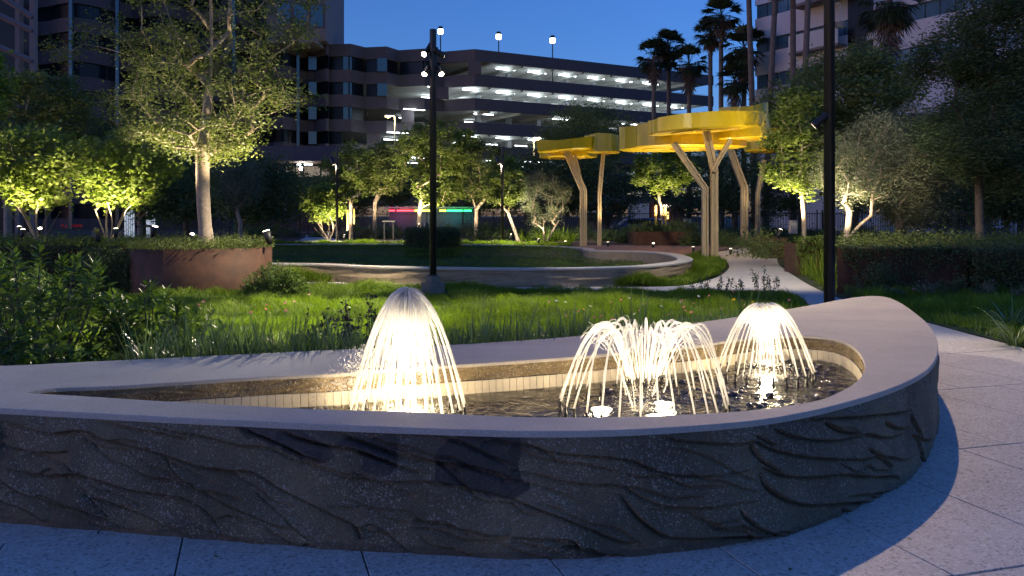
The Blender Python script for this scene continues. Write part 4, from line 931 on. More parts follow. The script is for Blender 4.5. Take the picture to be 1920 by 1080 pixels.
# little flowers, each one its own thing
def petals(mt):
    V = []; T_ = []
    for k in range(6):
        a = k*math.pi/3; V += [(0, 0, 0), (math.cos(a-.4)*.7, math.sin(a-.4)*.7, .35), (math.cos(a)*1.0, math.sin(a)*1.0, .45), (math.cos(a+.4)*.7, math.sin(a+.4)*.7, .35)]; T_.append((4*k, 4*k+1, 4*k+2, 4*k+3))
    me = bpy.data.meshes.new('petals'); me.from_pydata(V, [], T_); me.materials.append(M[mt]); return me
PM = {k: petals(k) for k in ('pink', 'whitefl', 'yellowfl', 'redfl')}
stm = MB().tube([(0, 0, 0), (.015, 0, .5), (0, .02, 1)], .012, 4).build('stem', M['strap'], None, local=True); sme = stm.data; bpy.data.objects.remove(stm)
def flower(x, y, h, kind, label, group, z=0.):
    o = empty('meadow_flower', (x, y, z), label, 'flower', group)
    s_ = link(bpy.data.objects.new('stem', sme), o); s_.scale = (.25, .25, h)
    b_ = link(bpy.data.objects.new('bloom', PM[kind]), o); b_.location = (0, .01, h); r = rng.uniform(.022, .036); b_.scale = (r, r, r); b_.rotation_euler = (rng.uniform(.2, .9), rng.normal()*.3, rng.uniform(0, 6))
fl_px = [(373, 572), (381, 566), (500, 572), (498, 580), (535, 569), (552, 566), (580, 553), (536, 583), (470, 587), (655, 577), (1030, 566), (1043, 565), (1060, 567), (1085, 585), (1128, 593), (1106, 575), (1147, 567), (1165, 563), (1180, 560), (1190, 590), (1205, 571), (1210, 568), (1242, 563), (1278, 565), (1275, 567), (1285, 583), (1282, 577), (1297, 587), (1300, 569), (1310, 556), (1330, 555), (1390, 564), (1396, 573), (1480, 563), (1515, 568), (1375, 548), (1255, 590), (1198, 583), (1240, 575), (1150, 600), (1115, 595), (1062, 593), (1332, 590), (1352, 580)]
for (px, py) in fl_px:
    Y = rng.uniform(.0, 1); h = .26
    p = P(px, py, h)
    if p[1] > 18.2: p = p*(17.8/p[1])
    k = 'pink' if rng.uniform() < .75 else 'whitefl'
    flower(p[0], p[1], h, k, 'small pink flower standing in the meadow grass' if k == 'pink' else 'small white flower standing in the meadow grass', 'pink meadow flowers' if k == 'pink' else 'white meadow flowers')
for (px, py) in [(1094, 581), (1376, 563), (1411, 567)]:
    p = P(px, py, .33); flower(p[0], p[1], .33, 'yellowfl', 'small yellow iris flower above the strap leaves', 'yellow iris flowers')
for (px, py) in [(1714, 554), (1736, 553), (1812, 528)]:
    p = P(px, py, .2); flower(p[0], min(p[1], 17.2), .3, 'pink', 'small pink flower in the dim grass before the right planter', 'pink flowers by the right planter')
# low plants in front of right planter
for k in range(9):
    x = 6.9+k*.62; shrub(['low pale leaved plant at the foot of the right planters', 'low dark leaved plant at the foot of the right planters'][k % 3 == 0], (x, 16.9+rng.uniform(-.3, .3), 0), (.4, .3, rng.uniform(.2, .45)), 600, .05, 'leaf_grey' if k % 3 else 'leaf_dark', group='low plants along the right planters', name='low_plant', cat='plant')
shrub('dark bush growing up the left corner of the right planter', (7.55, 17.45, 0), (.5, .35, .75), 1800, .06, 'leaf_dark')
# bank of strap plants beside the path (right)
for k, (px, py, L_) in enumerate([(1475, 505, .8), (1490, 512, .9), (1505, 520, .8), (1520, 530, .85), (1465, 495, .8), (1535, 540, .8), (1510, 505, .8), (1535, 520, .9), (1490, 495, .9)]):
    p = G(px+22, py+4); strap_clump('arching green grass clump in the bank right of the pale path', p[0], p[1], 46, L_, .02, .2, (.3, .9), 'grass', float(hgt(p[1])), group='grass clumps along the path bank')
# ================================================================== TREES
def tpx(px, Y, z): return np.array([gx(px, Y), Y, z])
def vol(px0, px1, py0, py1, Y, ry=None):
    a = W(px0, py0, Y); b_ = W(px1, py1, Y); c_ = (a+b_)/2; r = np.abs(b_-a)/2; r[1] = ry or r[0]*.8; return (c_, r)
Y = 18.8
tree('big_tree', 'big tree with pale straight trunk growing from the curved planter', tpx(389, Y, ZT-.05), [vol(175, 590, 95, 300, Y, 1.8), vol(185, 600, -90, 150, Y, 2.0), vol(215, 560, -330, -40, Y, 2.), vol(300, 480, 200, 310, Y, 1.), (W(120, 95, Y), np.array([.35, .3, .2])), (W(155, 60, Y), np.array([.1, .2, .3]))], 2.3, .15, 360, 38000, .078, 'leaf_tree', leader=7.2, spread=.17, lean=(-.1, 0), w=.6, wob=.03)
Y = 21.2
tree('maple_tree', 'bright yellow green maple at the far left in the long planter', tpx(75, Y, ZT-.05), [vol(-60, 160, 235, 372, Y, 1.3), vol(0, 130, 300, 395, Y, .9)], .9, .06, 110, 6500, .125, 'leaf_maple', stems=7, spread=.16, updown=.25, w=.75, group='multi stemmed maples')
tree('maple_tree', 'bright yellow green maple with fanned stems left of the big tree', tpx(203, Y-.3, ZT-.05), [vol(130, 335, 250, 372, Y-.3, 1.3), vol(150, 310, 310, 395, Y-.3, .8)], .9, .055, 120, 6500, .125, 'leaf_maple', stems=7, spread=.15, updown=.25, w=.75, group='multi stemmed maples')
tree('background_tree', 'dark leaved tree rising behind the far left maple', tpx(14, 27, .3), [vol(-60, 170, 120, 330, 27)], 2.4, .12, 110, 15300, 0.130, 'leaf_tree', spread=.17)
tree('background_tree', 'dark tree filling the gap behind the big tree\'s left side', tpx(262, 29, .3), [vol(160, 350, 190, 390, 29), vol(230, 350, 300, 410, 29)], 1.7, .1, 110, 13600, 0.142, 'leaf_dark', spread=.3)
tree('near_tree', 'leafy branches reaching in at the upper left edge', tpx(-110, 14.5, 0), [vol(-120, 8, 90, 250, 14.5, .5), vol(-160, -20, 60, 230, 14.5, .8)], 1.8, .07, 60, 4420, 0.142, 'leaf_maple', spread=.12, w=.45)
tree('olive_tree', 'greyish twiggy tree right of the big trunk', tpx(450, 29, .36), [vol(405, 490, 295, 390, 29, .8)], 1.0, .07, 60, 6460, 0.083, 'leaf_grey', spread=.18, w=.35)
tree('background_tree', 'low dark tree right behind the big trunk', tpx(455, 34, .36), [vol(390, 560, 290, 425, 34)], 1.0, .08, 90, 12750, 0.153, 'leaf_dark', spread=.35)
tree('shrub_tree', 'uplit bushy multi stemmed tree left of the thin pole', tpx(617, 43, .36), [vol(566, 650, 345, 415, 43, 1)], .7, .05, 70, 6120, 0.165, 'leaf_maple', stems=8, spread=.14)
tree('crape_tree', 'lit tree with many slender bare branches beside two stakes', tpx(658, 44, .36), [vol(602, 712, 265, 372, 44, 1.3)], 1.7, .11, 80, 6460, 0.165, 'leaf_lit', spread=.14)
tree('crape_tree', 'second lit branching tree right of the staked one', tpx(703, 47, .36), [vol(665, 765, 270, 365, 47, 1.5)], 2.0, .13, 70, 6120, 0.177, 'leaf_tree', spread=.17)
tree('park_tree', 'tall lit tree with forked limbs directly behind the main pole', tpx(787, 45, .36), [vol(735, 900, 225, 330, 45, 2), vol(770, 880, 300, 385, 45, 1.2)], 1.6, .13, 120, 14450, 0.177, 'leaf_lit', spread=.17, droop=.1)
tree('park_tree', 'tree with curved lit trunk at the end of the coloured light strip', tpx(893, 46, .36), [vol(850, 960, 265, 375, 46, 1.6)], 1.6, .12, 80, 8840, 0.165, 'leaf_tree', spread=.17)
tree('park_tree', 'pale green lit tree beside the second thin pole', tpx(972, 41, .36), [vol(905, 985, 290, 385, 41, 1.2)], 1.4, .09, 80, 7820, 0.142, 'leaf_lit', spread=.14, lean=(-.5, 0))
tree('olive_tree', 'grey leaved olive tree left of the yellow shade structure', tpx(1022, 37, .36), [vol(975, 1072, 318, 425, 37, 1.0)], .8, .08, 100, 11050, 0.083, 'leaf_grey', stems=3, spread=.13, w=.3)
tree('park_tree', 'small uplit tree between two stakes under the yellow canopies', tpx(1240, 38.5, .8), [vol(1185, 1300, 278, 365, 38.5, 1.2)], 1.25, .07, 90, 6120, 0.165, 'leaf_maple', spread=.13, updown=.2)
tree('park_tree', 'uplit tree with layered leaves left of the tall right pole', tpx(1505, 27, .36), [vol(1425, 1570, 225, 370, 27, 1.3), vol(1450, 1545, 160, 260, 27, 1.)], 1.75, .075, 95, 8500, .14, 'leaf_lit', spread=.12, updown=.2, leader=3.6)
tree('olive_tree', 'grey leaved tree with V shaped lit trunk right of the tall pole', tpx(1583, 22.5, .85), [vol(1535, 1690, 240, 385, 22.5, 1.2), vol(1600, 1690, 210, 330, 22.5, 1.)], .75, .1, 170, 28900, 0.071, 'leaf_grey', stems=2, spread=.16, w=.35)
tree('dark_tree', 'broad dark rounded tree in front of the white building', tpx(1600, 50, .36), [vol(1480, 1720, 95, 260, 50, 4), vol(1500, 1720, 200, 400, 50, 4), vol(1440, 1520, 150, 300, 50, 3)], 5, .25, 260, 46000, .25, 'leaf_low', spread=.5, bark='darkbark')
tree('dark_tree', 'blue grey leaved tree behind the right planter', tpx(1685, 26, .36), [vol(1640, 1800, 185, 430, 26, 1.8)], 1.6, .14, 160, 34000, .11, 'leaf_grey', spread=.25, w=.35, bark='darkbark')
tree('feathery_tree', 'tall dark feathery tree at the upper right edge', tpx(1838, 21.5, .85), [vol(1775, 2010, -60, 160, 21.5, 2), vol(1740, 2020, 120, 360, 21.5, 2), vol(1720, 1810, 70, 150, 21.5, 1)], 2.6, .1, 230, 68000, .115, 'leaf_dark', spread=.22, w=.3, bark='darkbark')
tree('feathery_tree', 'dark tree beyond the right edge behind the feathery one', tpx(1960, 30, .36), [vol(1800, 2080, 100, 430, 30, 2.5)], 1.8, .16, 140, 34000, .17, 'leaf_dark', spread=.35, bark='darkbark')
# trees beyond the fence
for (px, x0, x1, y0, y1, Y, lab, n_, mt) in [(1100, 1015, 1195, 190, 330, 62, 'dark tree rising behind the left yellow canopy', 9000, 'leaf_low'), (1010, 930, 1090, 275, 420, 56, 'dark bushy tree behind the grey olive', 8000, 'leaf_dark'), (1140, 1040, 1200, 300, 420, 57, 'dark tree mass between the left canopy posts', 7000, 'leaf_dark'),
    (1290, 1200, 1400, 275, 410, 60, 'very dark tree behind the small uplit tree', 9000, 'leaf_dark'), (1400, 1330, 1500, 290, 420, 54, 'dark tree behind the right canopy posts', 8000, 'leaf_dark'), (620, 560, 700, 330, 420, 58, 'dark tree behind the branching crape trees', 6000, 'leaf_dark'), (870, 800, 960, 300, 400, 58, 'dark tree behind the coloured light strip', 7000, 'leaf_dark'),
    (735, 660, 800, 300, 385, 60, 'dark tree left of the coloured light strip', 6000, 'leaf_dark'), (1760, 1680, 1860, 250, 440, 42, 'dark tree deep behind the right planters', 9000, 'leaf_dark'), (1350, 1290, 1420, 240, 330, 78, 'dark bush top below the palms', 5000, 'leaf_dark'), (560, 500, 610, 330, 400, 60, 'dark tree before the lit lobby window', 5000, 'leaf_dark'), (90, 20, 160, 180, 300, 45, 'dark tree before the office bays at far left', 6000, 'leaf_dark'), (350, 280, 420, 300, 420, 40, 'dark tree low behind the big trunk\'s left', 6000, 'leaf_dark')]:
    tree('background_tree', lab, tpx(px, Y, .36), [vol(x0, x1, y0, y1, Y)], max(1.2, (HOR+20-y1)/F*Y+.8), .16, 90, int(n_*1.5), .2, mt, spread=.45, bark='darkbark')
# stakes
for px, py0, py1, Y in [(652, 393, 432, 43), (664, 392, 420, 43.4), (1230, 385, 430, 38.2), (1248, 385, 430, 38.2)]:
    a = W(px, py0, Y); b_ = W(px, py1, Y); s_ = MB().tube([b_, a], .045, 6).build('tree_stake', M['stake']); tag(s_, {652: 'left yellow timber stake of the slender crape tree', 664: 'right yellow timber stake of the slender crape tree', 1230: 'left yellow timber stake of the uplit tree under the canopies', 1248: 'right yellow timber stake of the uplit tree under the canopies'}[px], 'stake', 'timber tree stakes')
# ---- palms
def palm(px, py_top, Y, R_, label, skirt=.5, lean=0., nf=44):
    z = W(0, py_top, Y)[2]; x = gx(px, Y); o = empty('palm_tree', (x-lean, Y, 0), label, 'palm', 'tall fan palms')
    MB().tube([(x-lean, Y, 0), (x-lean*.6, Y, z*.5), (x, Y, z)], [.3, .24, .2], 8).build('trunk', M['drywood'], o, True)
    Vs, Qs = [], []; off = 0; tt = []
    for k in range(nf):
        a = rng.uniform(0, 6.28); el = rng.uniform(-.9, 1.35); d = np.array([math.cos(a)*math.cos(el), math.sin(a)*math.cos(el), math.sin(el)]); c0 = np.array([x, Y, z]); c1 = c0+d*R_*.5+np.array([0, 0, -.0])
        s_ = np.cross(d, [0, 0, 1.]); s_ /= np.linalg.norm(s_)+1e-6; u = np.cross(s_, d)
        for j in range(14):
            f = (j/13-.5)*2.3; dd = d*math.cos(f)+s_*math.sin(f); e = c1+dd*R_*.55*rng.uniform(.8, 1.1)+np.array([0, 0, -R_*.16*rng.uniform(.3, 1.3)]); m_ = c1+dd*R_*.3; wv = np.cross(dd, u)*R_*.035
            Vs += [c1, m_+wv, e, m_-wv]; Qs.append((off, off+1, off+2, off+3)); off += 4; tt += [rng.uniform(0, 1)]*4
        wv = s_*.03; Vs += [c0-wv, c0+wv, c1+wv, c1-wv]; Qs.append((off, off+1, off+2, off+3)); off += 4; tt += [.2]*4
    npmesh('fronds', np.array(Vs), Qs, None, M['palm'], o, False, tt)
    n = int(500*skirt); a = rng.uniform(0, 6.28, n); zz = rng.uniform(0, 1, n); rr = .25+(1-zz)*0+zz*.5; pts = np.c_[x+np.cos(a)*rr, Y+np.sin(a)*rr, z-(1-zz)*R_*1.1*skirt*1.2]
    V, Q = leaf_quads(pts, R_*.35, .12, .4, 1.3); npmesh('dead_fronds', V, Q, None, M['drywood'], o, False, np.full(len(V), .5))
    return o
palm(1226, 105, 88, 2.2, 'leftmost fan palm in front of the garage, dense crown', .9)
palm(1254, 85, 90, 2.1, 'fan palm left of the sky gap with the highest crown of its trio', .8)
palm(1292, 120, 88, 2.3, 'fan palm against the right end of the garage', .9)
palm(1332, 62, 85, 2.0, 'slim fan palm in the gap of sky, its crown second highest', .6)
palm(1352, 30, 82, 2.3, 'slim tall fan palm in the gap of sky, crown near the top edge', .6)
palm(1395, 88, 80, 2.5, 'bushy fan palm touching the white building corner', 1.0)
palm(1378, 150, 80, 2.0, 'lowest fan palm just left of the white building', 1.0)
palm(1402, -60, 70, 2.2, 'tall palm trunk before the white building corner, crown out of frame', .6, -.6)
palm(1456, -50, 68, 2.2, 'leaning palm trunk before the white building, second from its corner', .6, .9)
palm(1487, -60, 68, 2.2, 'straight palm trunk in front of the white building windows', .6)
palm(1518, -70, 66, 2.2, 'leaning palm trunk left of the tall pole top', .6, .7)
palm(1668, 2, 52, 2.3, 'palm with shaggy crown at the top edge before the building', 1.0)
# ================================================================== SHRUBBERY behind the lawn
defs = [(500, 447, 40, 34, 'leaf_low', 'loose grassy shrub left of the pale garden path'), (465, 447, 38, 30, 'leaf_low', 'low shrub at the far left end of the seat wall'), (540, 444, 28, 20, 'leaf_grey', 'grey green plant edging the garden path'), (602, 436, 30, 14, 'leaf_dark', 'low clipped hedge under the uplit bushy tree'),
 (655, 447, 30, 20, 'leaf_grey', 'silvery ground shrub right of the first thin pole'), (690, 448, 30, 22, 'leaf_grey', 'silvery shrub second from the first thin pole'), (725, 447, 30, 24, 'leaf_grey', 'silvery shrub nearest the round hedge'), (668, 433, 26, 30, 'leaf_lit', 'yellow green shrub at the foot of the stakes'), (700, 432, 30, 28, 'leaf_low', 'wispy shrub behind the silvery ones'), (738, 432, 30, 26, 'leaf_low', 'wispy shrub behind the round hedge\'s left side'),
 (785, 425, 34, 24, 'leaf_low', 'shrub above the round hedge left of the main pole'), (840, 430, 30, 26, 'leaf_low', 'shrub above the round hedge right of the main pole'), (875, 440, 30, 34, 'leaf_grey', 'grey green shrub right of the round hedge'), (905, 440, 30, 32, 'leaf_low', 'green shrub before the curved trunk tree'), (930, 440, 26, 30, 'leaf_low', 'low shrub touching the second thin pole'),
 (965, 445, 26, 22, 'leaf_low', 'low green plant right of the second thin pole'), (1075, 430, 36, 24, 'leaf_low', 'fern like shrub left of the canopy posts'), (1160, 440, 30, 26, 'leaf_dark', 'dark shrub behind the left canopy posts'), (1140, 452, 30, 26, 'leaf_dark', 'dark low shrub at the feet of the left canopy posts'), (1175, 455, 26, 26, 'leaf_dark', 'dark plant left of the long low planter'),
 (1265, 455, 34, 26, 'leaf_low', 'dark leafy plants in front of the long low planter'), (1300, 460, 30, 30, 'leaf_low', 'plant mass left of the twin main posts'), (1365, 462, 40, 34, 'leaf_low', 'plant mass between the right canopy posts'), (1446, 462, 24, 26, 'leaf_low', 'leafy bank left of the end planter'), (1385, 448, 40, 26, 'leaf_low', 'leafy plants at the feet of the rear canopy posts'),
 (1455, 445, 34, 24, 'leaf_low', 'bushy green top behind the end planter'), (1500, 458, 36, 24, 'leaf_lit', 'bright fern like plant above the small panel planter'), (1540, 462, 30, 30, 'leaf_lit', 'bright fern like plant left of the tall pole foot'), (1215, 434, 34, 18, 'leaf_low', 'plants on the left end of the long low planter'), (1275, 434, 40, 20, 'leaf_low', 'plants on the right end of the long low planter')]
for (px, py, rpx, hpx, mt, lab) in defs:
    p = G(px, py) if py > 428 else np.array([gx(px, 48), 48.]); Y = min(p[1], 50); x = gx(px, Y)
    z0 = float(hgt(Y)); r_ = rpx/F*Y; h_ = hpx/F*Y
    if 'long low planter' in lab and py == 434: z0 = .9; Y = 37.6; x = gx(px, Y)
    shrub(lab, (x, Y, z0-.02), (r_, r_*.8, h_), int(1700+rpx*20), .055+Y*.0012, mt, group='border shrubs', w=.35)
for k, (px, py) in enumerate([(985, 452), (1000, 450), (1015, 453), (1032, 452), (1050, 452), (1066, 454), (1010, 443), (1045, 444)]):
    p = G(px, py); strap_clump('arching bright grass clump in the row before the grey olive', p[0], p[1], 50, 1.0, .035, .3, (.2, .8), 'grass', .34, group='grass clumps before the olive')
# shrub planting on hidden areas between planter and fence at right
for k in range(8):
    shrub('dark shrub in the belt behind the right planters', (8+k*1.9, 27+rng.uniform(-1, 1.5), .3), (1.2, .9, rng.uniform(.8, 1.15)), 2400, .09, 'leaf_low', group='shrub belt behind the right planters')
for k in range(9):
    shrub('dark shrub in the belt along the iron fence, '+['behind the grey olive', 'left of the left canopy posts', 'between the left canopy posts', 'left of the long low planter', 'behind the long low planter', 'behind the twin main posts', 'right of the twin main posts', 'behind the rear canopy posts', 'behind the layered tree'][k], (-1+k*2.3, 43+rng.uniform(-1, 1), .36), (1.4, .9, rng.uniform(.8, 1.2)), 2000, .11, 'leaf_dark', group='shrub belt along the iron fence')
# round clipped hedge block
hc = (gx(811, 33.6), 33.6); o = empty('clipped_hedge', (hc[0], hc[1], 0), 'dark clipped drum shaped hedge inside the lawn behind the main pole', 'hedge')
hz_ = W(0, 433, 32.6)[2]
MB().lathe([(.95, 0), (.98, hz_*.9), (.8, hz_*.95)], (hc[0], hc[1], 0), 24).build('hedge_core', M['ground'], o)
n = 16000; a = rng.uniform(0, 6.28, n); s_ = rng.uniform(0, 1, n) < .7; rr = np.where(s_, 1.02+rng.normal(size=n)*.04, np.sqrt(rng.uniform(0, 1, n))*1.03); zz = np.where(s_, rng.uniform(0, hz_, n), hz_+np.abs(rng.normal(size=n))*.05)
V, Q = leaf_quads(np.c_[hc[0]+np.cos(a)*rr, hc[1]+np.sin(a)*rr, zz], .07, .5, 1); npmesh('foliage', V, Q, None, M['leaf_dark'], o, False, np.repeat(rng.uniform(0, 1, n), 4))
# ================================================================== UPLIGHTS
spotlight(tpx(42, 20.2, ZT+.1), tpx(70, 21.2, 4.4), 560, 'small lit spotlight, lower of the pair at far left', 95)
spotlight(tpx(37, 21.6, ZT+.15), tpx(10, 22.3, 4.2), 480, 'small lit spotlight, upper of the pair at far left', 95)
spotlight(tpx(75, 23, ZT+.1), tpx(80, 22, 3), 260, 'lit spotlight seen between the left maple\'s stems', 95)
spotlight(tpx(217, 20.0, ZT+.12), tpx(225, 21, 4.6), 600, 'bright spotlight right of the fanned maple stems', 100)
spotlight(tpx(288, 19.0, ZT+.14), tpx(385, 18.9, 5.2), 1100, 'lit tilted spotlight left of the big trunk', 75, size=1.2)
spotlight(tpx(503, 18.5, ZT+.06), tpx(395, 18.8, 5.2), 1500, 'dark tilted spotlight on the right end of the curved planter', 72, size=1.5, h=.1)
spotlight(tpx(182, 19.85, ZT+.06), tpx(150, 21.2, 3.2), 500, 'black spotlight housing seen from behind under the maple', 80, size=1.6, h=.1)
spotlight(tpx(360, 20.2, ZT+.0), tpx(400, 18.6, 6), 500, 'hidden spotlight behind the big trunk', 70)
spotlight(tpx(616, 41.6, .45), tpx(618, 43, 2), 714, 'bright spotlight under the bushy multi stemmed tree', 110, size=1.6)
spotlight(tpx(645, 42.5, .4), tpx(655, 44, 3), 884, 'low spotlight lighting the staked crape tree', 90, size=1)
spotlight(tpx(693, 44.5, .8), tpx(700, 47, 3.4), 714, 'spotlight among shrubs left of the round hedge', 90, size=1.4)
spotlight(tpx(785, 43.5, .9), tpx(800, 45, 3.4), 1530, 'small spotlight below the forked tree', 95, size=1.1)
spotlight(tpx(799, 37.6, .85), tpx(830, 44.5, 4.5), 1530, 'bright spotlight just above the round hedge', 80, size=1.8)
spotlight(tpx(905, 44, .5), tpx(893, 46, 3), 714, 'spotlight lighting the curved trunk tree', 90)
spotlight(tpx(958, 39.5, .5), tpx(955, 41, 3), 714, 'spotlight lighting the pale green tree', 90)
spotlight(tpx(1010, 35.6, .4), tpx(1020, 37, 2), 408, 'spotlight at the foot of the grey olive', 90)
spotlight(tpx(1237, 37.4, 1.05), tpx(1242, 38.6, 3), 714, 'lit spotlight between the stakes on the long planter', 100, size=1.5)
spotlight(tpx(1461, 26.4, .85), tpx(1510, 27.2, 3), 1360, 'lit spotlight left of the layered tree', 90, size=1.3)
spotlight(tpx(1563, 21.6, .98), tpx(1585, 23, 2.6), 952, 'lit spotlight just right of the tall pole', 100, size=1.2)
spotlight(tpx(1720, 22, ZT+.05), tpx(1740, 24, 3), 60, 'dim spotlight hidden on the right planter', 100)
# ================================================================== YELLOW SHADE STRUCTURES
def pan(o, pts, Y, zb, h_l, h_r, ry, flare=.0, tilt=0., name='canopy_pan'):
    """pts = (px0, px1) width at depth Y; open tray with wavy rim"""
    x0, x1 = gx(pts[0], Y), gx(pts[1], Y); cx = (x0+x1)/2; rx = (x1-x0)/2; n = 48
    a = np.linspace(0, 2*math.pi, n, endpoint=False); ph = rng.uniform(0, 6)
    ph = pts[0]*.37; wob = 1+.08*np.sin(2*a+ph)+.06*np.sin(3*a+ph*2)+.03*np.sign(np.sin(4*a+ph))
    X = np.cos(a)*wob; X = (X-(X.max()+X.min())/2)/((X.max()-X.min())/2)*rx; Yv = np.sin(a)*ry*wob
    zb_ = zb+tilt*(X/rx)
    hh = .88*(h_l+(h_r-h_l)*(X/rx*.5+.5))+.06*np.sin(a*2+ph)
    def ring(s, z): return np.c_[cx+X*s, Y+Yv*s, z]
    V = [ring(.97, zb_), ring(1, zb_+.03), ring(1+flare*.5, zb_+hh*.5), ring(1+flare, zb_+hh), ring(1+flare-.03, zb_+hh), ring(.95, zb_+.05)]
    V_, Q_ = ribbon('', V, None); c0 = len(V_); V_ = np.vstack([V_, [[cx, Y, zb]], [[cx, Y, zb+.05]]]); k = np.arange(n)
    T_ = np.vstack([np.c_[np.full(n, c0), (k+1) % n, k], np.c_[np.full(n, c0+1), 5*n+k, 5*n+(k+1) % n]])
    p = npmesh(name, V_, Q_, T_, M['yellow'], o, False)
    # raised rings below the tray
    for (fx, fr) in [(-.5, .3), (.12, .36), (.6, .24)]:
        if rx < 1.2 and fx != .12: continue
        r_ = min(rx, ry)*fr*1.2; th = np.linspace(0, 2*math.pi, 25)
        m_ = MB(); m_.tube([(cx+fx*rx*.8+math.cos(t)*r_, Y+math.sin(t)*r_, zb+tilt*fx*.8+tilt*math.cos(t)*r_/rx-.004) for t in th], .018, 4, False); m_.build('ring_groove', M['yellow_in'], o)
    return p
def post(o, path, wid, dep=.22, ribs=3):
    """bundle of square ribs following a bent path; path: list of world points"""
    pts = [Vector([float(q) for q in p]) for p in path]; rw_ = wid/ribs
    for k in range(ribs):
        off = (k-(ribs-1)/2)*rw_; m_ = MB(); dpt = dep*(1 if k % 2 == 0 else .6)
        rings = []
        for i, p in enumerate(pts):
            d = (pts[min(i+1, len(pts)-1)]-pts[max(i-1, 0)]); d.y = 0; d.normalize(); s_ = Vector((d.z, 0, -d.x)); w2 = rw_*.4
            if 0 < i < len(pts)-1:
                d1 = (pts[i]-pts[i-1]).normalized(); cs = max(.5, d1.dot(d)); s_ = s_/cs
            c_ = p+s_*off
            rings.append([c_-s_*w2-Vector((0, dpt/2, 0)), c_+s_*w2-Vector((0, dpt/2, 0)), c_+s_*w2+Vector((0, dpt/2, 0)), c_-s_*w2+Vector((0, dpt/2, 0))])
        V = [v for r_ in rings for v in r_]; Fc = []
        for i in range(len(rings)-1):
            for q in range(4): Fc.append((i*4+q, i*4+(q+1) % 4, (i+1)*4+(q+1) % 4, (i+1)*4+q))
        Fc += [(0, 1, 2, 3), tuple((len(rings)-1)*4+q for q in range(4))]
        m_.add(V, Fc); m_.build('post_rib', M['post'], o, bevel=.004)
YM = 29.3
so1 = empty('shade_structure', (gx(1330, YM), YM, .05), 'large yellow shade structure of overlapping trays on bent ribbed posts', 'shade structure', 'yellow shade structures')
post(so1, [tuple(W(1322, 490, YM)), tuple(W(1322, 353, YM)), tuple(W(1263, 268, YM))], .21)
post(so1, [tuple(W(1339.5, 488, YM)), tuple(W(1339.5, 318, YM)), tuple(W(1323, 240, YM))], .26, ribs=4)
post(so1, [tuple(W(1338, 322, YM-.25)), tuple(W(1345, 304, YM-.25)), tuple(W(1370, 262, YM-.25))], .17, .18, 2)
post(so1, [tuple(W(1395.5, 450, 36)), tuple(W(1395.5, 352, 36)), tuple(W(1366, 272, 36))], .3)
post(so1, [tuple(W(1421, 450, 36.5)), tuple(W(1421, 362, 36.5)), tuple(W(1433, 300, 36.5))], .2, ribs=2)
pan(so1, (1165, 1395), 31.6, W(0, 279, 31.6)[2], 1.0, .95, 1.6, 0, 0.02)
pan(so1, (1217, 1424), 29.0, W(0, 245, 29)[2], .6, .48, 1.05, .0, .13)
pan(so1, (1340, 1451), 30.6, W(0, 262, 30.6)[2], .9, 1.15, .9, -.14, .03)
pan(so1, (1346, 1438), 33.6, W(0, 236, 33.6)[2], .72, .95, .95, -.03)
pan(so1, (1395, 1505), 36.6, W(0, 284, 36.6)[2], .9, 1.35, 1.2, .0)
so2 = empty('shade_structure', (gx(1105, 35.4), 35.4, .36), 'smaller yellow shade structure with two posts at left of the plaza', 'shade structure', 'yellow shade structures')
Y5 = 35.4
post(so2, [tuple(W(1094, 463, Y5)), tuple(W(1094, 357, Y5)), tuple(W(1060, 279, Y5))], .3, ribs=4)
post(so2, [tuple(W(1098, 366, Y5+.2)), tuple(W(1090, 342, Y5+.2)), tuple(W(1078, 290, Y5+.2))], .14, ribs=2)
post(so2, [tuple(W(1124, 463, Y5)), tuple(W(1124, 367, Y5)), tuple(W(1131, 288, Y5))], .18, ribs=2)
pan(so2, (1008, 1116), 35.2, W(0, 283, 35.2)[2], .52, .5, 1.0, .06, .06)
pan(so2, (1012, 1118), 36.6, W(0, 296, 36.6)[2], .4, .4, 1.0)
pan(so2, (1101, 1163), 35.0, W(0, 287, 35)[2], .78, .82, .65, -.06)
pan(so2, (1097, 1130), 37.0, W(0, 280, 37)[2], .7, .7, .5)
for (px, Y, z, tx, ty, tz, pw, lab) in [(1300, 30.6, .35, 1290, 31, 4, 837, 'ground uplight left of the twin main posts'), (1370, 30.2, .3, 1370, 30, 4, 651, 'ground uplight right of the twin main posts'), (1225, 33.5, .4, 1230, 31.8, 4, 744, 'ground uplight on the plaza under the wide tray'), (1440, 34.5, .4, 1435, 36.2, 4, 837, 'ground uplight at the right rear post'), (1060, 35.9, .4, 1058, 35.6, 4, 465, 'ground uplight under the leftmost tray'), (1140, 34.6, .4, 1132, 35, 4, 390, 'ground uplight by the slim left post')]:
    spotlight(tpx(px, Y, z), tpx(tx, ty, tz), pw, lab, 78, col=(1, .8, .5), h=.04, group='ground uplights of the shade structures', lens='lens_dim')
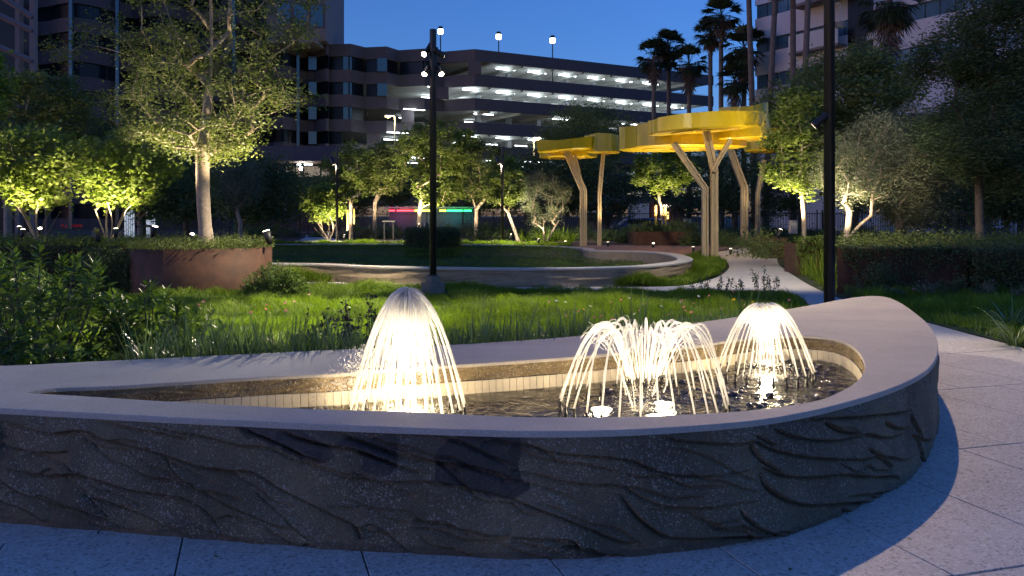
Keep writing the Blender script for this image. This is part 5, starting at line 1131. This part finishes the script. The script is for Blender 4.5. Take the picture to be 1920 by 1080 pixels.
# ================================================================== FENCE
def fence(p0, p1, label, ztop=1.72, step=.13):
    p0, p1 = np.array(p0, float), np.array(p1, float); L_ = np.linalg.norm(p1-p0); d = (p1-p0)/L_; n = int(L_/step); o = empty('iron_fence', (*p0, .36), label, 'fence', 'black iron fences')
    t = (np.arange(n)+.5)*step; c_ = p0+d[None]*t[:, None]; w_ = .011; nv = np.array([-d[1], d[0]])
    V = []
    for zz in (.42, ztop+.07):
        for s1, s2 in ((-1, -1), (1, -1), (1, 1), (-1, 1)): V.append(np.c_[c_+d*s1*w_+nv*s2*w_, np.full(n, zz)])
    V = np.stack(V, 1).reshape(-1, 3); i = np.arange(n)[:, None, None]*8; Q = (i+np.array([[0, 1, 5, 4], [1, 2, 6, 5], [2, 3, 7, 6], [3, 0, 4, 7]])[None]).reshape(-1, 4)
    npmesh('pickets', V, Q, None, M['black'], o, kind='stuff')
    an = math.atan2(d[1], d[0]); mid = (p0+p1)/2
    for zz in (.52, ztop): MB().box((mid[0], mid[1], zz), (L_, .035, .04), an).build('rail', M['black'], o)
    for q in np.arange(0, L_+.01, 2.4):
        c2 = p0+d*q; MB().box((c2[0], c2[1], ztop/2+.25), (.06, .06, ztop-.1), an).build('post', M['black'], o)
fence((-22, 52), (-3, 52), 'black iron fence behind the left trees and light strip')
fence((-3, 52), (4, 46.5), 'black iron fence section behind the grey olive')
fence((4, 46.5), (16, 44), 'black iron fence behind the yellow structures')
fence((16, 44), (24, 30), 'black iron fence behind the right planters')
# cabinets
for (px, py0, py1, wpx, Y, lab) in [(1289, 412, 427, 12, 42, 'pale utility cabinet by the fence behind the twin posts'), (1487, 415, 430, 13, 33, 'pale utility cabinet by the fence left of the tall pole')]:
    a = W(px, py0, Y); b_ = W(px, py1+8, Y); hh = a[2]-b_[2]; ww = wpx/F*Y
    o = empty('utility_cabinet', (a[0], Y, b_[2]), lab, 'cabinet', 'utility cabinets'); MB().box((a[0], Y, b_[2]+hh/2), (ww, ww, hh)).build('box', M['grey'], o, bevel=.01); MB().box((a[0], Y, a[2]+.02), (ww*1.1, ww*1.1, .04)).build('lid', M['grey'], o, bevel=.008); MB().box((a[0], Y-ww/2-.01, b_[2]+hh*.5), (ww*.8, .012, hh*.75)).build('door', M['grey'], o, bevel=.003)
# bench slabs
for (px, py, w_, Y, lab) in [(730, 415, 24, 44, 'pale low bench behind the silvery shrubs'), (278, 424, 30, 30, 'low concrete table bench behind the fanned maple')]:
    a = W(px, py, Y); ww = w_/F*Y; o = empty('bench', (a[0], Y, .36), lab, 'bench', 'garden benches'); MB().box((a[0], Y, a[2]), (ww, .5, .08)).build('seat', M['plinth'], o, bevel=.01)
    for s_ in (-1, 1): MB().box((a[0]+s_*ww*.35, Y, (a[2]+.36)/2-.02), (.08, .4, a[2]-.4)).build('leg', M['black'], o)
# red flowers at far left behind the maples
for (px, py) in [(116, 424), (125, 425), (134, 424), (139, 424), (144, 425), (148, 424), (152, 424)]:
    p = tpx(px, 30, W(0, py, 30)[2]); o = empty('meadow_flower', (p[0], p[1], p[2]-.4), 'red flower in the row behind the left maples', 'flower', 'red flowers behind the left maples')
    s_ = link(bpy.data.objects.new('stem', sme), o); s_.scale = (.4, .4, .4); b_ = link(bpy.data.objects.new('bloom', PM['redfl']), o); b_.location = (0, 0, .4); b_.scale = (.075, .075, .075); b_.rotation_euler = (1.1, 0, px)
# white slatted screens behind
for (px, py0, py1, w_, lab) in [(243, 396, 432, 16, 'white slatted screen behind the fanned maple stems'), (283, 400, 428, 14, 'white slatted screen above the concrete bench')]:
    o = empty('slatted_screen', (*tpx(px, 33, .36)[:2], .36), lab, 'screen', 'white slatted screens'); a = W(px, py0, 33)[2]
    for k in range(5): MB().box((gx(px-w_/2+w_*k/4, 33), 33, (a+.36)/2), (.045, .06, a-.36)).build('slat', M['signwhite'], o)
    MB().box((gx(px, 33), 33, a), (gx(960+w_+4, 33), .08, .06)).build('top_rail', M['signwhite'], o)
    lamp('POINT', 'screen_lamp', (gx(px, 33), 31.8, 1.5), 26, COOL, o, radius=.1)
# ================================================================== GARAGE
gr = empty('parking_garage', (gx(960, 100), 100, 0), 'long dark parking garage with rows of lit open decks and fluorescent tubes', 'garage')
facade = [(600, 95.2), (615, 94.9), (658, 94.6), (685, 96.6), (725, 96.1), (748, 98.3), (796, 97.3), (833, 99.1), (890, 97.6)]
FP = [np.array([gx(a, b_), b_]) for a, b_ in facade]+[np.array([27.4, 116.])]
levels = [(20.7, 19.35), (17.85, 16.5), (15.1, 13.75), (12.35, 11.0), (9.6, 8.25), (6.85, 5.5), (4.1, 2.75), (1.35, -.2)]
def seg_box(m_, p, q, z0, z1, th, inset=0.):
    d = (q-p)/np.linalg.norm(q-p); nv = np.array([-d[1], d[0]]); nv = nv if nv[1] > 0 else -nv; a, b_ = p+nv*inset, q+nv*inset; c_, e = b_+nv*th, a+nv*th
    m_.prism([tuple(a), tuple(b_), tuple(c_), tuple(e)], z0, z1)
nvA = FP[-1]-FP[-2]; nvA = nvA/np.linalg.norm(nvA); NB = np.array([-nvA[1], nvA[0]])
for li, (zt_, zb_) in enumerate(levels):
    m_ = MB()
    for i in range(len(FP)-1): seg_box(m_, FP[i], FP[i+1], zb_, zt_, .35)
    m_.build('spandrel_band', M['spandrel'], gr)
    foot = [tuple(p+np.array([.02, .4])) for p in FP]+[tuple(FP[-1]+NB*22), tuple(FP[-2]+NB*22), (FP[0][0], 122)]
    # deck: floor slab top near spandrel bottom third
    MB().prism(foot, zb_+.25, zb_+.5).build('deck_slab', M['conc'], gr)
    # beams under slab
    mb_ = MB()
    for t in np.arange(2, 36, 4.4):
        c_ = FP[-2]+nvA*t; mb_.prism([tuple(c_+NB*.5), tuple(c_+nvA*.35+NB*.5), tuple(c_+nvA*.35+NB*20), tuple(c_+NB*20)], zb_-.15, zb_+.25)
    mb_.build('deck_beams', M['conc'], gr)
def pier(px0, px1, Y, z0, z1, mt='spandrel', th=.5, d=-.06): MB().box((gx((px0+px1)/2, Y), Y+th/2+d, (z0+z1)/2), (gx(px1, Y)-gx(px0, Y), th, z1-z0-.01)).build('pier', M[mt], gr)
pier(878, 902, 97.7, 17.85, 19.35); pier(815, 841, 98.3, 15.1, 16.5); pier(752, 776, 98.0, 12.35, 13.75); pier(688, 713, 96.6, 9.6, 11.0); pier(627, 650, 95.2, 6.85, 8.25)
# dark glazed infill left of the piers, per level
for (lv_, pxr, extra) in [(0, 828, None), (1, 726, None), (2, 686, None), (3, 640, None)]:
    z1, z0 = levels[lv_][1], levels[lv_+1][0]
    m_ = MB()
    for i in range(len(FP)-1):
        a, b_ = FP[i], FP[i+1]
        if facade[i][0] >= pxr or i >= len(facade)-1: continue
        if i+1 < len(facade) and facade[i+1][0] > pxr:
            t = (pxr-facade[i][0])/(facade[i+1][0]-facade[i][0]); b_ = a+(b_-a)*t
        seg_box(m_, a, b_, z0, z1, .1, .28)
    m_.build('window_band', M['glass'], gr)
    for (q0, q1) in [(579, 594), (644, 660), (708, 726)]:
        if q1 <= pxr+1: pier(q0, q1, 95.0 if q0 < 700 else 96.0, z0, z1, 'tealglass', .3, -.15)
for z1_, z0_ in [(l[1], levels[i+1][0]) for i, l in enumerate(levels[:-1])]:
    for t in np.arange(4.4, 36, 4.4):
        c_ = FP[-2]+nvA*t+NB*7.5; MB().box((c_[0], c_[1], (z1_+z0_)/2-.4), (.55, .55, z1_-z0_+1.6), math.atan2(nvA[1], nvA[0])).build('column', M['white'], gr)
# back wall and barriers
for li in range(1, 7):
    z0_ = levels[li][1]+.5; m_ = MB(); a = FP[-2]+NB*19; b_ = FP[-1]+NB*19; seg_box(m_, a-nvA*22, b_, z0_, z0_+2.25, .3); m_.build('inner_wall', M['conc'], gr)
    m_ = MB()
    a, b_ = FP[-2]+NB*.9, FP[-1]+NB*.9
    for zz in (levels[li][0]+.12, levels[li][0]+.26): m_.tube([(a[0], a[1], zz), (b_[0], b_[1], zz)], .02, 4)
    m_.build('cable_rail', M['grey'], gr)
# fluorescent tubes with their light
def tube(t, dn, zc, power, L_=2.6):
    c_ = FP[-2]+nvA*t+NB*dn; a, b_ = c_-nvA*L_/2, c_+nvA*L_/2
    MB().tube([(a[0], a[1], zc), (b_[0], b_[1], zc)], .05, 6).build('tube_light', M['tube'], gr)
    if power: lamp('POINT', 'tube_lamp', (c_[0], c_[1]-.0, zc-.75), power*.75, COOL, gr, radius=.6)
for li, (ts, pw) in {0: ([6, 10.5, 15, 19.5, 24, 28.5], 110), 1: ([-3, 1.5, 6, 10.5, 15, 19.5, 24, 28.5, 33], 150), 2: ([-6, 3, 14, 25], 70), 3: ([-8, 1, 6, 10.5, 20], 100), 4: ([-12, -5, 3, 10], 140)}.items():
    zc = levels[li][1]+.02
    for j, t in enumerate(ts):
        tube(t, 3.4, zc, pw); tube(t+2.2, 11, zc-.1, pw*.8 if li < 2 else 0, 1.8)
# roof parapet wall end and lamps
for px, pyt, lab in [(826, 56, 'white roof lamp on the garage seen beside the main pole'), (935, 66, 'middle white lamp on the garage roof'), (1036, 73, 'rightmost white lamp on the garage roof')]:
    Y = 104; z = W(0, pyt, Y)[2]; x = gx(px, Y); o = empty('roof_lamp', (x, Y, 17), lab, 'roof lamp', 'lamps on the garage roof')
    MB().tube([(x, Y, 17), (x, Y, z-.5)], .07, 6).build('pole', M['black'], o); MB().lathe([(.2, -.5), (.3, -.45), (.32, .05), (.2, .08)], (x, Y, z), 10).build('lantern_glass', M['rooflamp'], o, True); MB().lathe([(.28, .1), (.28, .38), (.2, .42)], (x, Y, z), 10).build('cap', M['black'], o)
# street lamps in front of garage
for px, py, pb, Y, lab in [(728, 218, 741, 80, 'yellow street lamp on an arm in front of the garage'), (1008, 259, 1000, 75, 'yellow starry street lamp above the left yellow canopy')]:
    z = W(0, py, Y)[2]; x = gx(px, Y); xb = gx(pb, Y); o = empty('street_lamp', (xb, Y, 0), lab, 'street lamp', 'yellow street lamps')
    MB().tube([(xb, Y, 0), (xb, Y, z)], .08, 8).build('pole', M['grey'], o); MB().tube([(xb, Y, z), (x, Y, z+.1)], .05, 6).build('arm', M['grey'], o); MB().box((x, Y, z+.06), (.7, .35, .14)).build('head', M['grey'], o, bevel=.03); MB().lathe([(.13, -.12), (.17, -.03), (.15, 0)], (x, Y, z), 10).build('lens', M['streetlens'], o, True)
    lamp('POINT', 'street_lamp_light', (x, Y-.1, z-.35), 900, (1, .8, .35), o, radius=.2)
# lit lobby window and brick base at (515-600, 305-330)
lb = empty('lobby_building', (gx(560, 70), 70, 0), 'low brick building with a lit lobby window under a dark canopy', 'building')
x0, x1 = gx(470, 70), gx(640, 70)
M['brick'] = mat('dark red brick', (.12, .055, .045), .9, var=.3, scale=9)
MB().box(((x0+x1)/2, 73, W(0, 331, 70)[2]/2), (x1-x0, 5.5, W(0, 331, 70)[2])).build('brick_wall', M['brick'], lb)
MB().box(((x0+x1)/2, 72.6, W(0, 302, 70)[2]+.6), (x1-x0+.6, 6, 1.2)).build('canopy', M['spandrel'], lb)
zz0, zz1 = W(0, 331, 70)[2], W(0, 305, 70)[2]
MB().box(((x0+x1)/2, 75.2, (zz0+zz1)/2), (x1-x0, .3, zz1-zz0)).build('back_wall', M['conc'], lb)
for k, px in enumerate([470, 497, 525, 534, 553, 567, 600, 640]): MB().box((gx(px, 70), 70.3, (zz0+zz1)/2), (.12, .12, zz1-zz0-.02)).build('mullion', M['black'], lb)
for (a, b_, z_) in [(556, 584, 308), (558, 565, 313)]: MB().box((gx((a+b_)/2, 70.9), 71.2, W(0, z_, 71)[2]), ((b_-a)/F*71, .12, .06)).build('tube_light', M['tube'], lb)
lamp('POINT', 'lobby_lamp', (gx(566, 72), 72.2, zz1-.35), 190, (1, .85, .65), lb, radius=.3)
MB().lathe([(.12, -.15), (.17, 0), (.12, .15)], (gx(564, 72.4), 72.4, (zz0+zz1)/2+.2), 10).build('round_lamp', M['lens_dim'], lb, True)
# vertical sign
sg = empty('vertical_sign', (gx(531, 50), 50, .36), 'tall black sign panel with two columns of white lettering turned sideways', 'sign')
zt_, zb_ = W(0, 358, 50)[2], W(0, 405, 50)[2]; MB().box((gx(532, 50), 50, (zt_+zb_)/2), (gx(972, 50), .08, zt_-zb_)).build('panel', M['black'], sg)
for s_ in (-1, 1): MB().tube([(gx(532, 50)+s_*.12, 50, .3), (gx(532, 50)+s_*.12, 50, zb_+.1)], .03, 6).build('leg', M['black'], sg)
def text_obj(body, loc, size, rot, mt, parent, ext=.006):
    cu = bpy.data.curves.new('lettering', 'FONT'); cu.body = body; cu.size = size; cu.extrude = ext; cu.align_x = 'LEFT'; t_ = bpy.data.objects.new('lettering', cu); C.objects.link(t_)
    bpy.context.view_layer.update(); me = bpy.data.meshes.new_from_object(t_.evaluated_get(bpy.context.evaluated_depsgraph_get())); bpy.data.objects.remove(t_); me.materials.clear(); me.materials.append(mt)
    o = bpy.data.objects.new('lettering', me); link(o, parent); Mx = Matrix.Translation(Vector([float(v) for v in loc]))@rot; o.matrix_basis = Matrix.LocRotScale(parent.location, None, None).inverted()@Mx
    return o
rotv = Matrix.Rotation(R(90), 4, 'X')@Matrix.Rotation(R(-90), 4, 'Z')
text_obj('WATER GARDEN', (gx(533.5, 50), 49.95, zt_-.08), .17, rotv, M['signwhite'], sg); text_obj('COLORADO', (gx(528.5, 50), 49.95, zt_-.3), .14, rotv, M['signwhite'], sg)
# ================================================================== OFFICE (left)
of = empty('office_building', (-35, 85, 0), 'dark office building with wavy brown bands of storeys at the left', 'building')
opx = [(611, 94), (575, 96), (530, 92), (480, 94), (430, 89.5), (370, 91.5), (310, 87), (250, 88.5), (190, 84), (128, 82), (68, 84), (-20, 80)]
OP = crom([np.array([gx(a, b_), b_]) for a, b_ in opx], 3)
bands = [z for z, _ in levels]+[]
zz = 20.7
allb = [(20.7+2.75*k+(0.0), 19.35+2.75*k) for k in range(6)]+levels[1:]
for (z1, z0) in allb:
    m_ = MB(); 
    P2 = OP if z1 < 21 else OP[9:]
    for i in range(len(P2)-1): seg_box(m_, P2[i], P2[i+1], z0, z1, .4)
    m_.build('spandrel_band', M['spandrel'], of)
    m_ = MB()
    for i in range(len(P2)-1): seg_box(m_, P2[i], P2[i+1], z0-1.4, z0, .1, .3)
    m_.build('window_band', M['glass'], of)
MB().prism([tuple(q+np.array([0, 1.2])) for q in OP]+[(gx(-20, 80), 110), (gx(600, 95), 112)], -.2, 21.9).build('core', M['black'], of)
MB().prism([tuple(q+np.array([0, 1.2])) for q in OP[9:]]+[(gx(-20, 80), 110), (OP[9][0]+1, 110)], 21.9, 36).build('core', M['black'], of)
for px, Y in [(135, 81.6), (222, 85.6), (440, 89.6), (560, 94.5)]: MB().box((gx(px, Y), Y-.15, 17), (.32, .3, 34)).build('glass_fin', M['tealglass'], of)
# bright corner tower at top
tw = empty('corner_tower', (gx(580, 92), 96, 20), 'pale upper corner block with square windows above the office bays', 'building')
x0, x1 = gx(500, 92), gx(611, 92); zb_ = W(0, 76, 92)[2]
MB().box(((x0+x1)/2, 97, (zb_+34)/2), (x1-x0, 10, 34-zb_)).build('wall', M['spandrel2'], tw, bevel=.02)
for (a, b_, c_, d) in [(583, 606, 11, 50), (552, 576, 8, 47), (520, 545, 5, 44), (583, 606, -60, -20)]:
    p0, p1 = W(a, c_, 92), W(b_, d, 92); f = MB().box(((p0[0]+p1[0])/2, 91.99, (p0[2]+p1[2])/2), (p1[0]-p0[0]+.25, .1, p0[2]-p1[2]+.25)).build('window', M['spandrel'], tw); g_ = MB().box(((p0[0]+p1[0])/2, 91.93, (p0[2]+p1[2])/2), (p1[0]-p0[0], .04, p0[2]-p1[2])).build('pane', M['tealglass'], None)
    g_.data.transform(Matrix.Translation(-tw.location)); g_.parent = f
MB().box((gx(540, 92), 93, zb_-.4), (gx(600, 92)-gx(480, 92), 5, .3)).build('terrace_slab', M['spandrel2'], tw)
# near frame structure at far left
fr_ = empty('steel_frame_facade', (gx(30, 60), 60, 0), 'dark glazed facade with grey mullions and sloping beams at the far left', 'building')
MB().box((gx(10, 61), 61.5, 10), (gx(62, 61)-gx(-200, 61), .3, 26)).build('glass_wall', M['glass'], fr_); fr_.children[0].location.x = gx(-70, 61)-gx(10, 61)
for px in (33, 60): MB().box((gx(px, 60), 60.2, 10), (.32, .5, 26)).build('mullion', M['spandrel2'], fr_)
for (xa, ya, xb, yb) in [(-10, -15, 62, 33), (-10, 85, 62, 115), (-10, 25, 62, 58)]:
    a, b_ = W(xa, ya, 60), W(xb, yb, 60); MB().tube([tuple(a), tuple(b_)], .22, 4).build('sloping_beam', M['spandrel2'], fr_)
# ================================================================== WHITE BUILDING (right)
wb = empty('white_building', (30, 72, 0), 'white rendered office block with dark ribbon windows and projecting balconies', 'building')
A_ = np.array([23.5, 82.5]); dw = np.array([3.1, -5.2]); dw /= np.linalg.norm(dw); nw = np.array([-dw[1], dw[0]]); nw = nw if nw[1] > 0 else -nw   # into the building
LW = 34.
def wp(t, dpt=0.): return A_+dw*t+nw*dpt
def wbox(name, t0, t1, d0, d1, z0, z1, mt, parent=wb, bevel=0):
    m_ = MB(); m_.prism([tuple(wp(t0, d0)), tuple(wp(t1, d0)), tuple(wp(t1, d1)), tuple(wp(t0, d1))], z0, z1); o = m_.build(name, M[mt], None, bevel=bevel)
    o.data.transform(Matrix.Translation(-wb.location)); o.parent = parent; return o
wbox('core', .3, LW-.3, .35, 14, -.2, 33, 'white')
zs_ = [(-.2, 13.8)]+[(15.1+3.4*k, 17.2+3.4*k) for k in range(5)]
for (z0, z1) in zs_: wbox('wall_band', 0, LW, 0, .34, z0, z1, 'white')
for k in range(6):
    z1 = 15.1+3.4*k; z0 = 13.8+3.4*k-.0 if k else 13.8
    wn = wbox('window', 0, LW, .26, .33, z0+.0, z1, 'black')
    t = .15
    while t < LW-1: wbox('pane', t, t+1.15, .2, .25, z0+.05, z1-.05, 'blueglass', wn); t += 1.25
def tx(px):  # distance along facade whose pixel column is px
    k = (px-960)/F; return (k*A_[1]-A_[0])/(dw[0]-k*dw[1])
t0, t1 = tx(1505), tx(1588)
wbox('balcony_slab', t0, t1+1.5, -1.6, 0, 20.3, 20.55, 'spandrel2'); wbox('balcony_parapet', t0, t1+1.5, -1.6, -1.45, 20.55, 21.7, 'white')
wbox('balcony_slab', t0-.6, t1, -1.2, 0, 16.2, 16.4, 'spandrel2'); wbox('balcony_parapet', t0-.6, t1, -1.2, -1.08, 16.4, 17.9, 'white')
wbox('recess', t1+.1, t1+2.6, -.02, .2, 13.2, 20.3, 'glass')
ac = wbox('air_conditioner', tx(1630), tx(1650), -.35, -.0, 16.3, 16.9, 'grey')
# ================================================================== BEYOND THE FENCE
# coloured light strip on a low wall
ls = empty('light_strip_wall', (gx(808, 56), 56, 0), 'low wall with a red to green light strip glowing above the fence', 'light strip')
xa, xb = gx(728, 56), gx(888, 56); z_ = W(0, 395, 56)[2]
MB().box(((xa+xb)/2, 56.6, z_/2+.05), (xb-xa, .3, z_+.1)).build('wall', M['spandrel'], ls)
MB().box(((xa+xb)/2, 56.3, z_+.2), (xb-xa+.3, .9, .1)).build('coping', M['grey'], ls)
M['ledr'] = emis('red strip', (1, .02, .03), 14); M['ledy'] = emis('yellow strip', (.75, 1, .05), 11); M['ledg'] = emis('green strip', (.02, 1, .15), 11)
for a, b_, mt in [(730, 740, 'ledr'), (744, 777, 'ledr'), (778, 812, 'ledy'), (824, 836, 'ledy'), (838, 884, 'ledg')]: MB().box((gx((a+b_)/2, 55.8), 55.8, z_), ((b_-a)/F*55.8, .06, .085)).build('light_segment', M[mt], ls)
for px, c_, pw in [(745, (.3, .3, 1), 16), (790, (.2, .4, 1), 18), (845, (.03, .45, 1), 20), (875, (0, .6, .8), 10)]: lamp('POINT', 'strip_lamp', (gx(px, 55.5), 55.7, z_-.35), pw, c_, ls, radius=.15)
# stop sign
st_ = empty('stop_sign', (gx(1153, 60), 60, 0), 'dim red octagonal stop sign beyond the fence between the posts', 'sign')
z_ = W(0, 388, 60)[2]; x = gx(1153, 60)
MB().tube([(x, 60.05, 0), (x, 60.05, z_)], .04, 6).build('post', M['grey'], st_); MB().lathe([(.37, 0), (.37, .03)], (x, 60, z_), 8, Matrix.Rotation(R(90), 3, 'X')@Matrix.Rotation(R(22.5), 3, 'Z')).build('plate', M['red'], st_)
text_obj('STOP', (x-.27, 59.955, z_-.09), .24, Matrix.Rotation(R(90), 4, 'X'), M['signwhite'], st_)
# far shops
sh = empty('shop_building', (gx(1200, 85), 85, 0), 'low white shop with pitched front and a glowing doorway across the street', 'building')
xa, xb = gx(1190, 85), gx(1217, 85); MB().prism([(xa, 85), (xb, 85), (xb, 90), (xa, 90)], 0, W(0, 382, 85)[2]).build('wall', M['white'], sh)
xa, xb = gx(1218, 85), gx(1285, 85); MB().prism([(xa, 85.2), (xb, 85.2), (xb, 90), (xa, 90)], 0, W(0, 379, 85)[2]).build('brick_wall', M['brick'], sh)
M['shopwin'] = emis('lit shop window', (1, .6, .2), 2.2); M['shopsign'] = emis('lit shop letters', (1, .97, .9), 7)
for a, b_, c_, d in [(1228, 1231, 386, 405), (1243, 1246, 386, 404), (1248, 1255, 397, 411)]: p0, p1 = W(a, c_, 85), W(b_, d, 85); MB().box(((p0[0]+p1[0])/2, 85.12, (p0[2]+p1[2])/2), (p1[0]-p0[0], .1, p0[2]-p1[2])).build('lit_window', M['shopwin'], sh)
text_obj('& Bar', (gx(1244, 85), 85.1, W(0, 388, 85)[2]), .32, Matrix.Rotation(R(90), 4, 'X'), M['shopsign'], sh, .03)
s2 = empty('shop_building', (gx(1130, 84), 84, 0), 'low dark shop with a long pale fascia left of the stop sign', 'building')
xa, xb = gx(1098, 84), gx(1148, 84); MB().prism([(xa, 84), (xb, 84), (xb, 90), (xa, 90)], 0, 2.6).build('wall', M['spandrel'], s2); MB().box(((xa+xb)/2, 83.9, W(0, 397, 84)[2]), (xb-xa, .2, .22)).build('fascia', M['signwhite'], s2); MB().prism([(xa, 84.2), (xb, 84.2), (xb, 88), (xa, 88)], 2.6, 3.4).build('roof', M['tealglass'], s2)
# parked cars glimpsed through the fence
def car(px, Y, label, col):
    x = gx(px, Y); o = empty('parked_car', (x, Y, 0), label, 'car', 'cars parked across the street'); M['car'+label[:9]] = mt = mat('car paint '+label[:9], col, .25, var=.02, bump=0)
    prof = [(-2.2, .35), (-2.2, .75), (-1.4, .95), (-.8, 1.42), (.7, 1.45), (1.35, 1.0), (2.15, .85), (2.25, .4)]
    m_ = MB(); V = [(x+a, Y-.85, b_) for a, b_ in prof]+[(x+a, Y+.85, b_) for a, b_ in prof]; n_ = len(prof); Fc = [tuple(range(n_)), tuple(range(n_, 2*n_))]+[(i, (i+1) % n_, n_+(i+1) % n_, n_+i) for i in range(n_)]; m_.add(V, Fc).build('body', mt, o, bevel=.05)
    m_ = MB(); m_.prism([(0, 0), (1, 0), (1, 1)], 0, 1) if False else None
    MB().box((x-.05, Y-.86, 1.18), (1.5, .02, .32)).build('side_window', M['glass'], o, bevel=.004)
    for s_ in (-1.4, 1.4): MB().lathe([(.32, -.1), (.32, .1)], (x+s_, Y-.8, .33), 14, Matrix.Rotation(R(90), 3, 'X')).build('wheel', M['black'], o)
car(1195, 62, 'blue grey car parked beyond the fence by the stop sign', (.12, .2, .45)); car(1220, 66, 'pale blue car parked beyond the fence right of the first', (.3, .42, .7)); car(1705, 48, 'light grey car glimpsed through the fence behind the right planter', (.4, .45, .5)); car(1800, 50, 'dark car glimpsed through the fence at the right', (.05, .06, .08))
# pale building parts glimpsed at right between the trees
gb_ = empty('glass_pavilion', (gx(1860, 48), 50, 0), 'building corner with white columns seen through the right hand trees', 'building')
for px, w_ in [(1750, 14), (1870, 16), (1893, 3), (1902, 3)]: MB().box((gx(px, 50), 50, 3.6), (w_/F*50, .4, 7.2)).build('column', M['white'], gb_)
MB().box((gx(1830, 52), 52.5, 2.6), (9, .3, 5.2)).build('glass_wall', M['glass'], gb_); MB().box((gx(1830, 52), 52, 7.3), (10, 5, .5)).build('roof', M['spandrel2'], gb_)
MB().box((gx(1908, 49.8), 49.8, W(0, 347, 49.8)[2]), (.5, .1, .1)).build('lit_lamp', M['lens_dim'], gb_)

# fallen leaves on the paving by the right hand grass
for k, (px, py) in enumerate([(1797, 632), (1826, 638), (1832, 639), (1886, 668), (1790, 655), (1858, 702), (1700, 1010), (1850, 905), (410, 1046), (1480, 1066)]):
    q = P(px, py); f = link(bpy.data.objects.new('fallen_leaf', lme)); f.location = (q[0], q[1], .006); f.scale = (.035, .035, .02); f.rotation_euler = (0, 0, k*1.9)
    tag(f, 'tiny dry leaf lying on the pale paving', 'leaf', 'dry leaves on the paving')
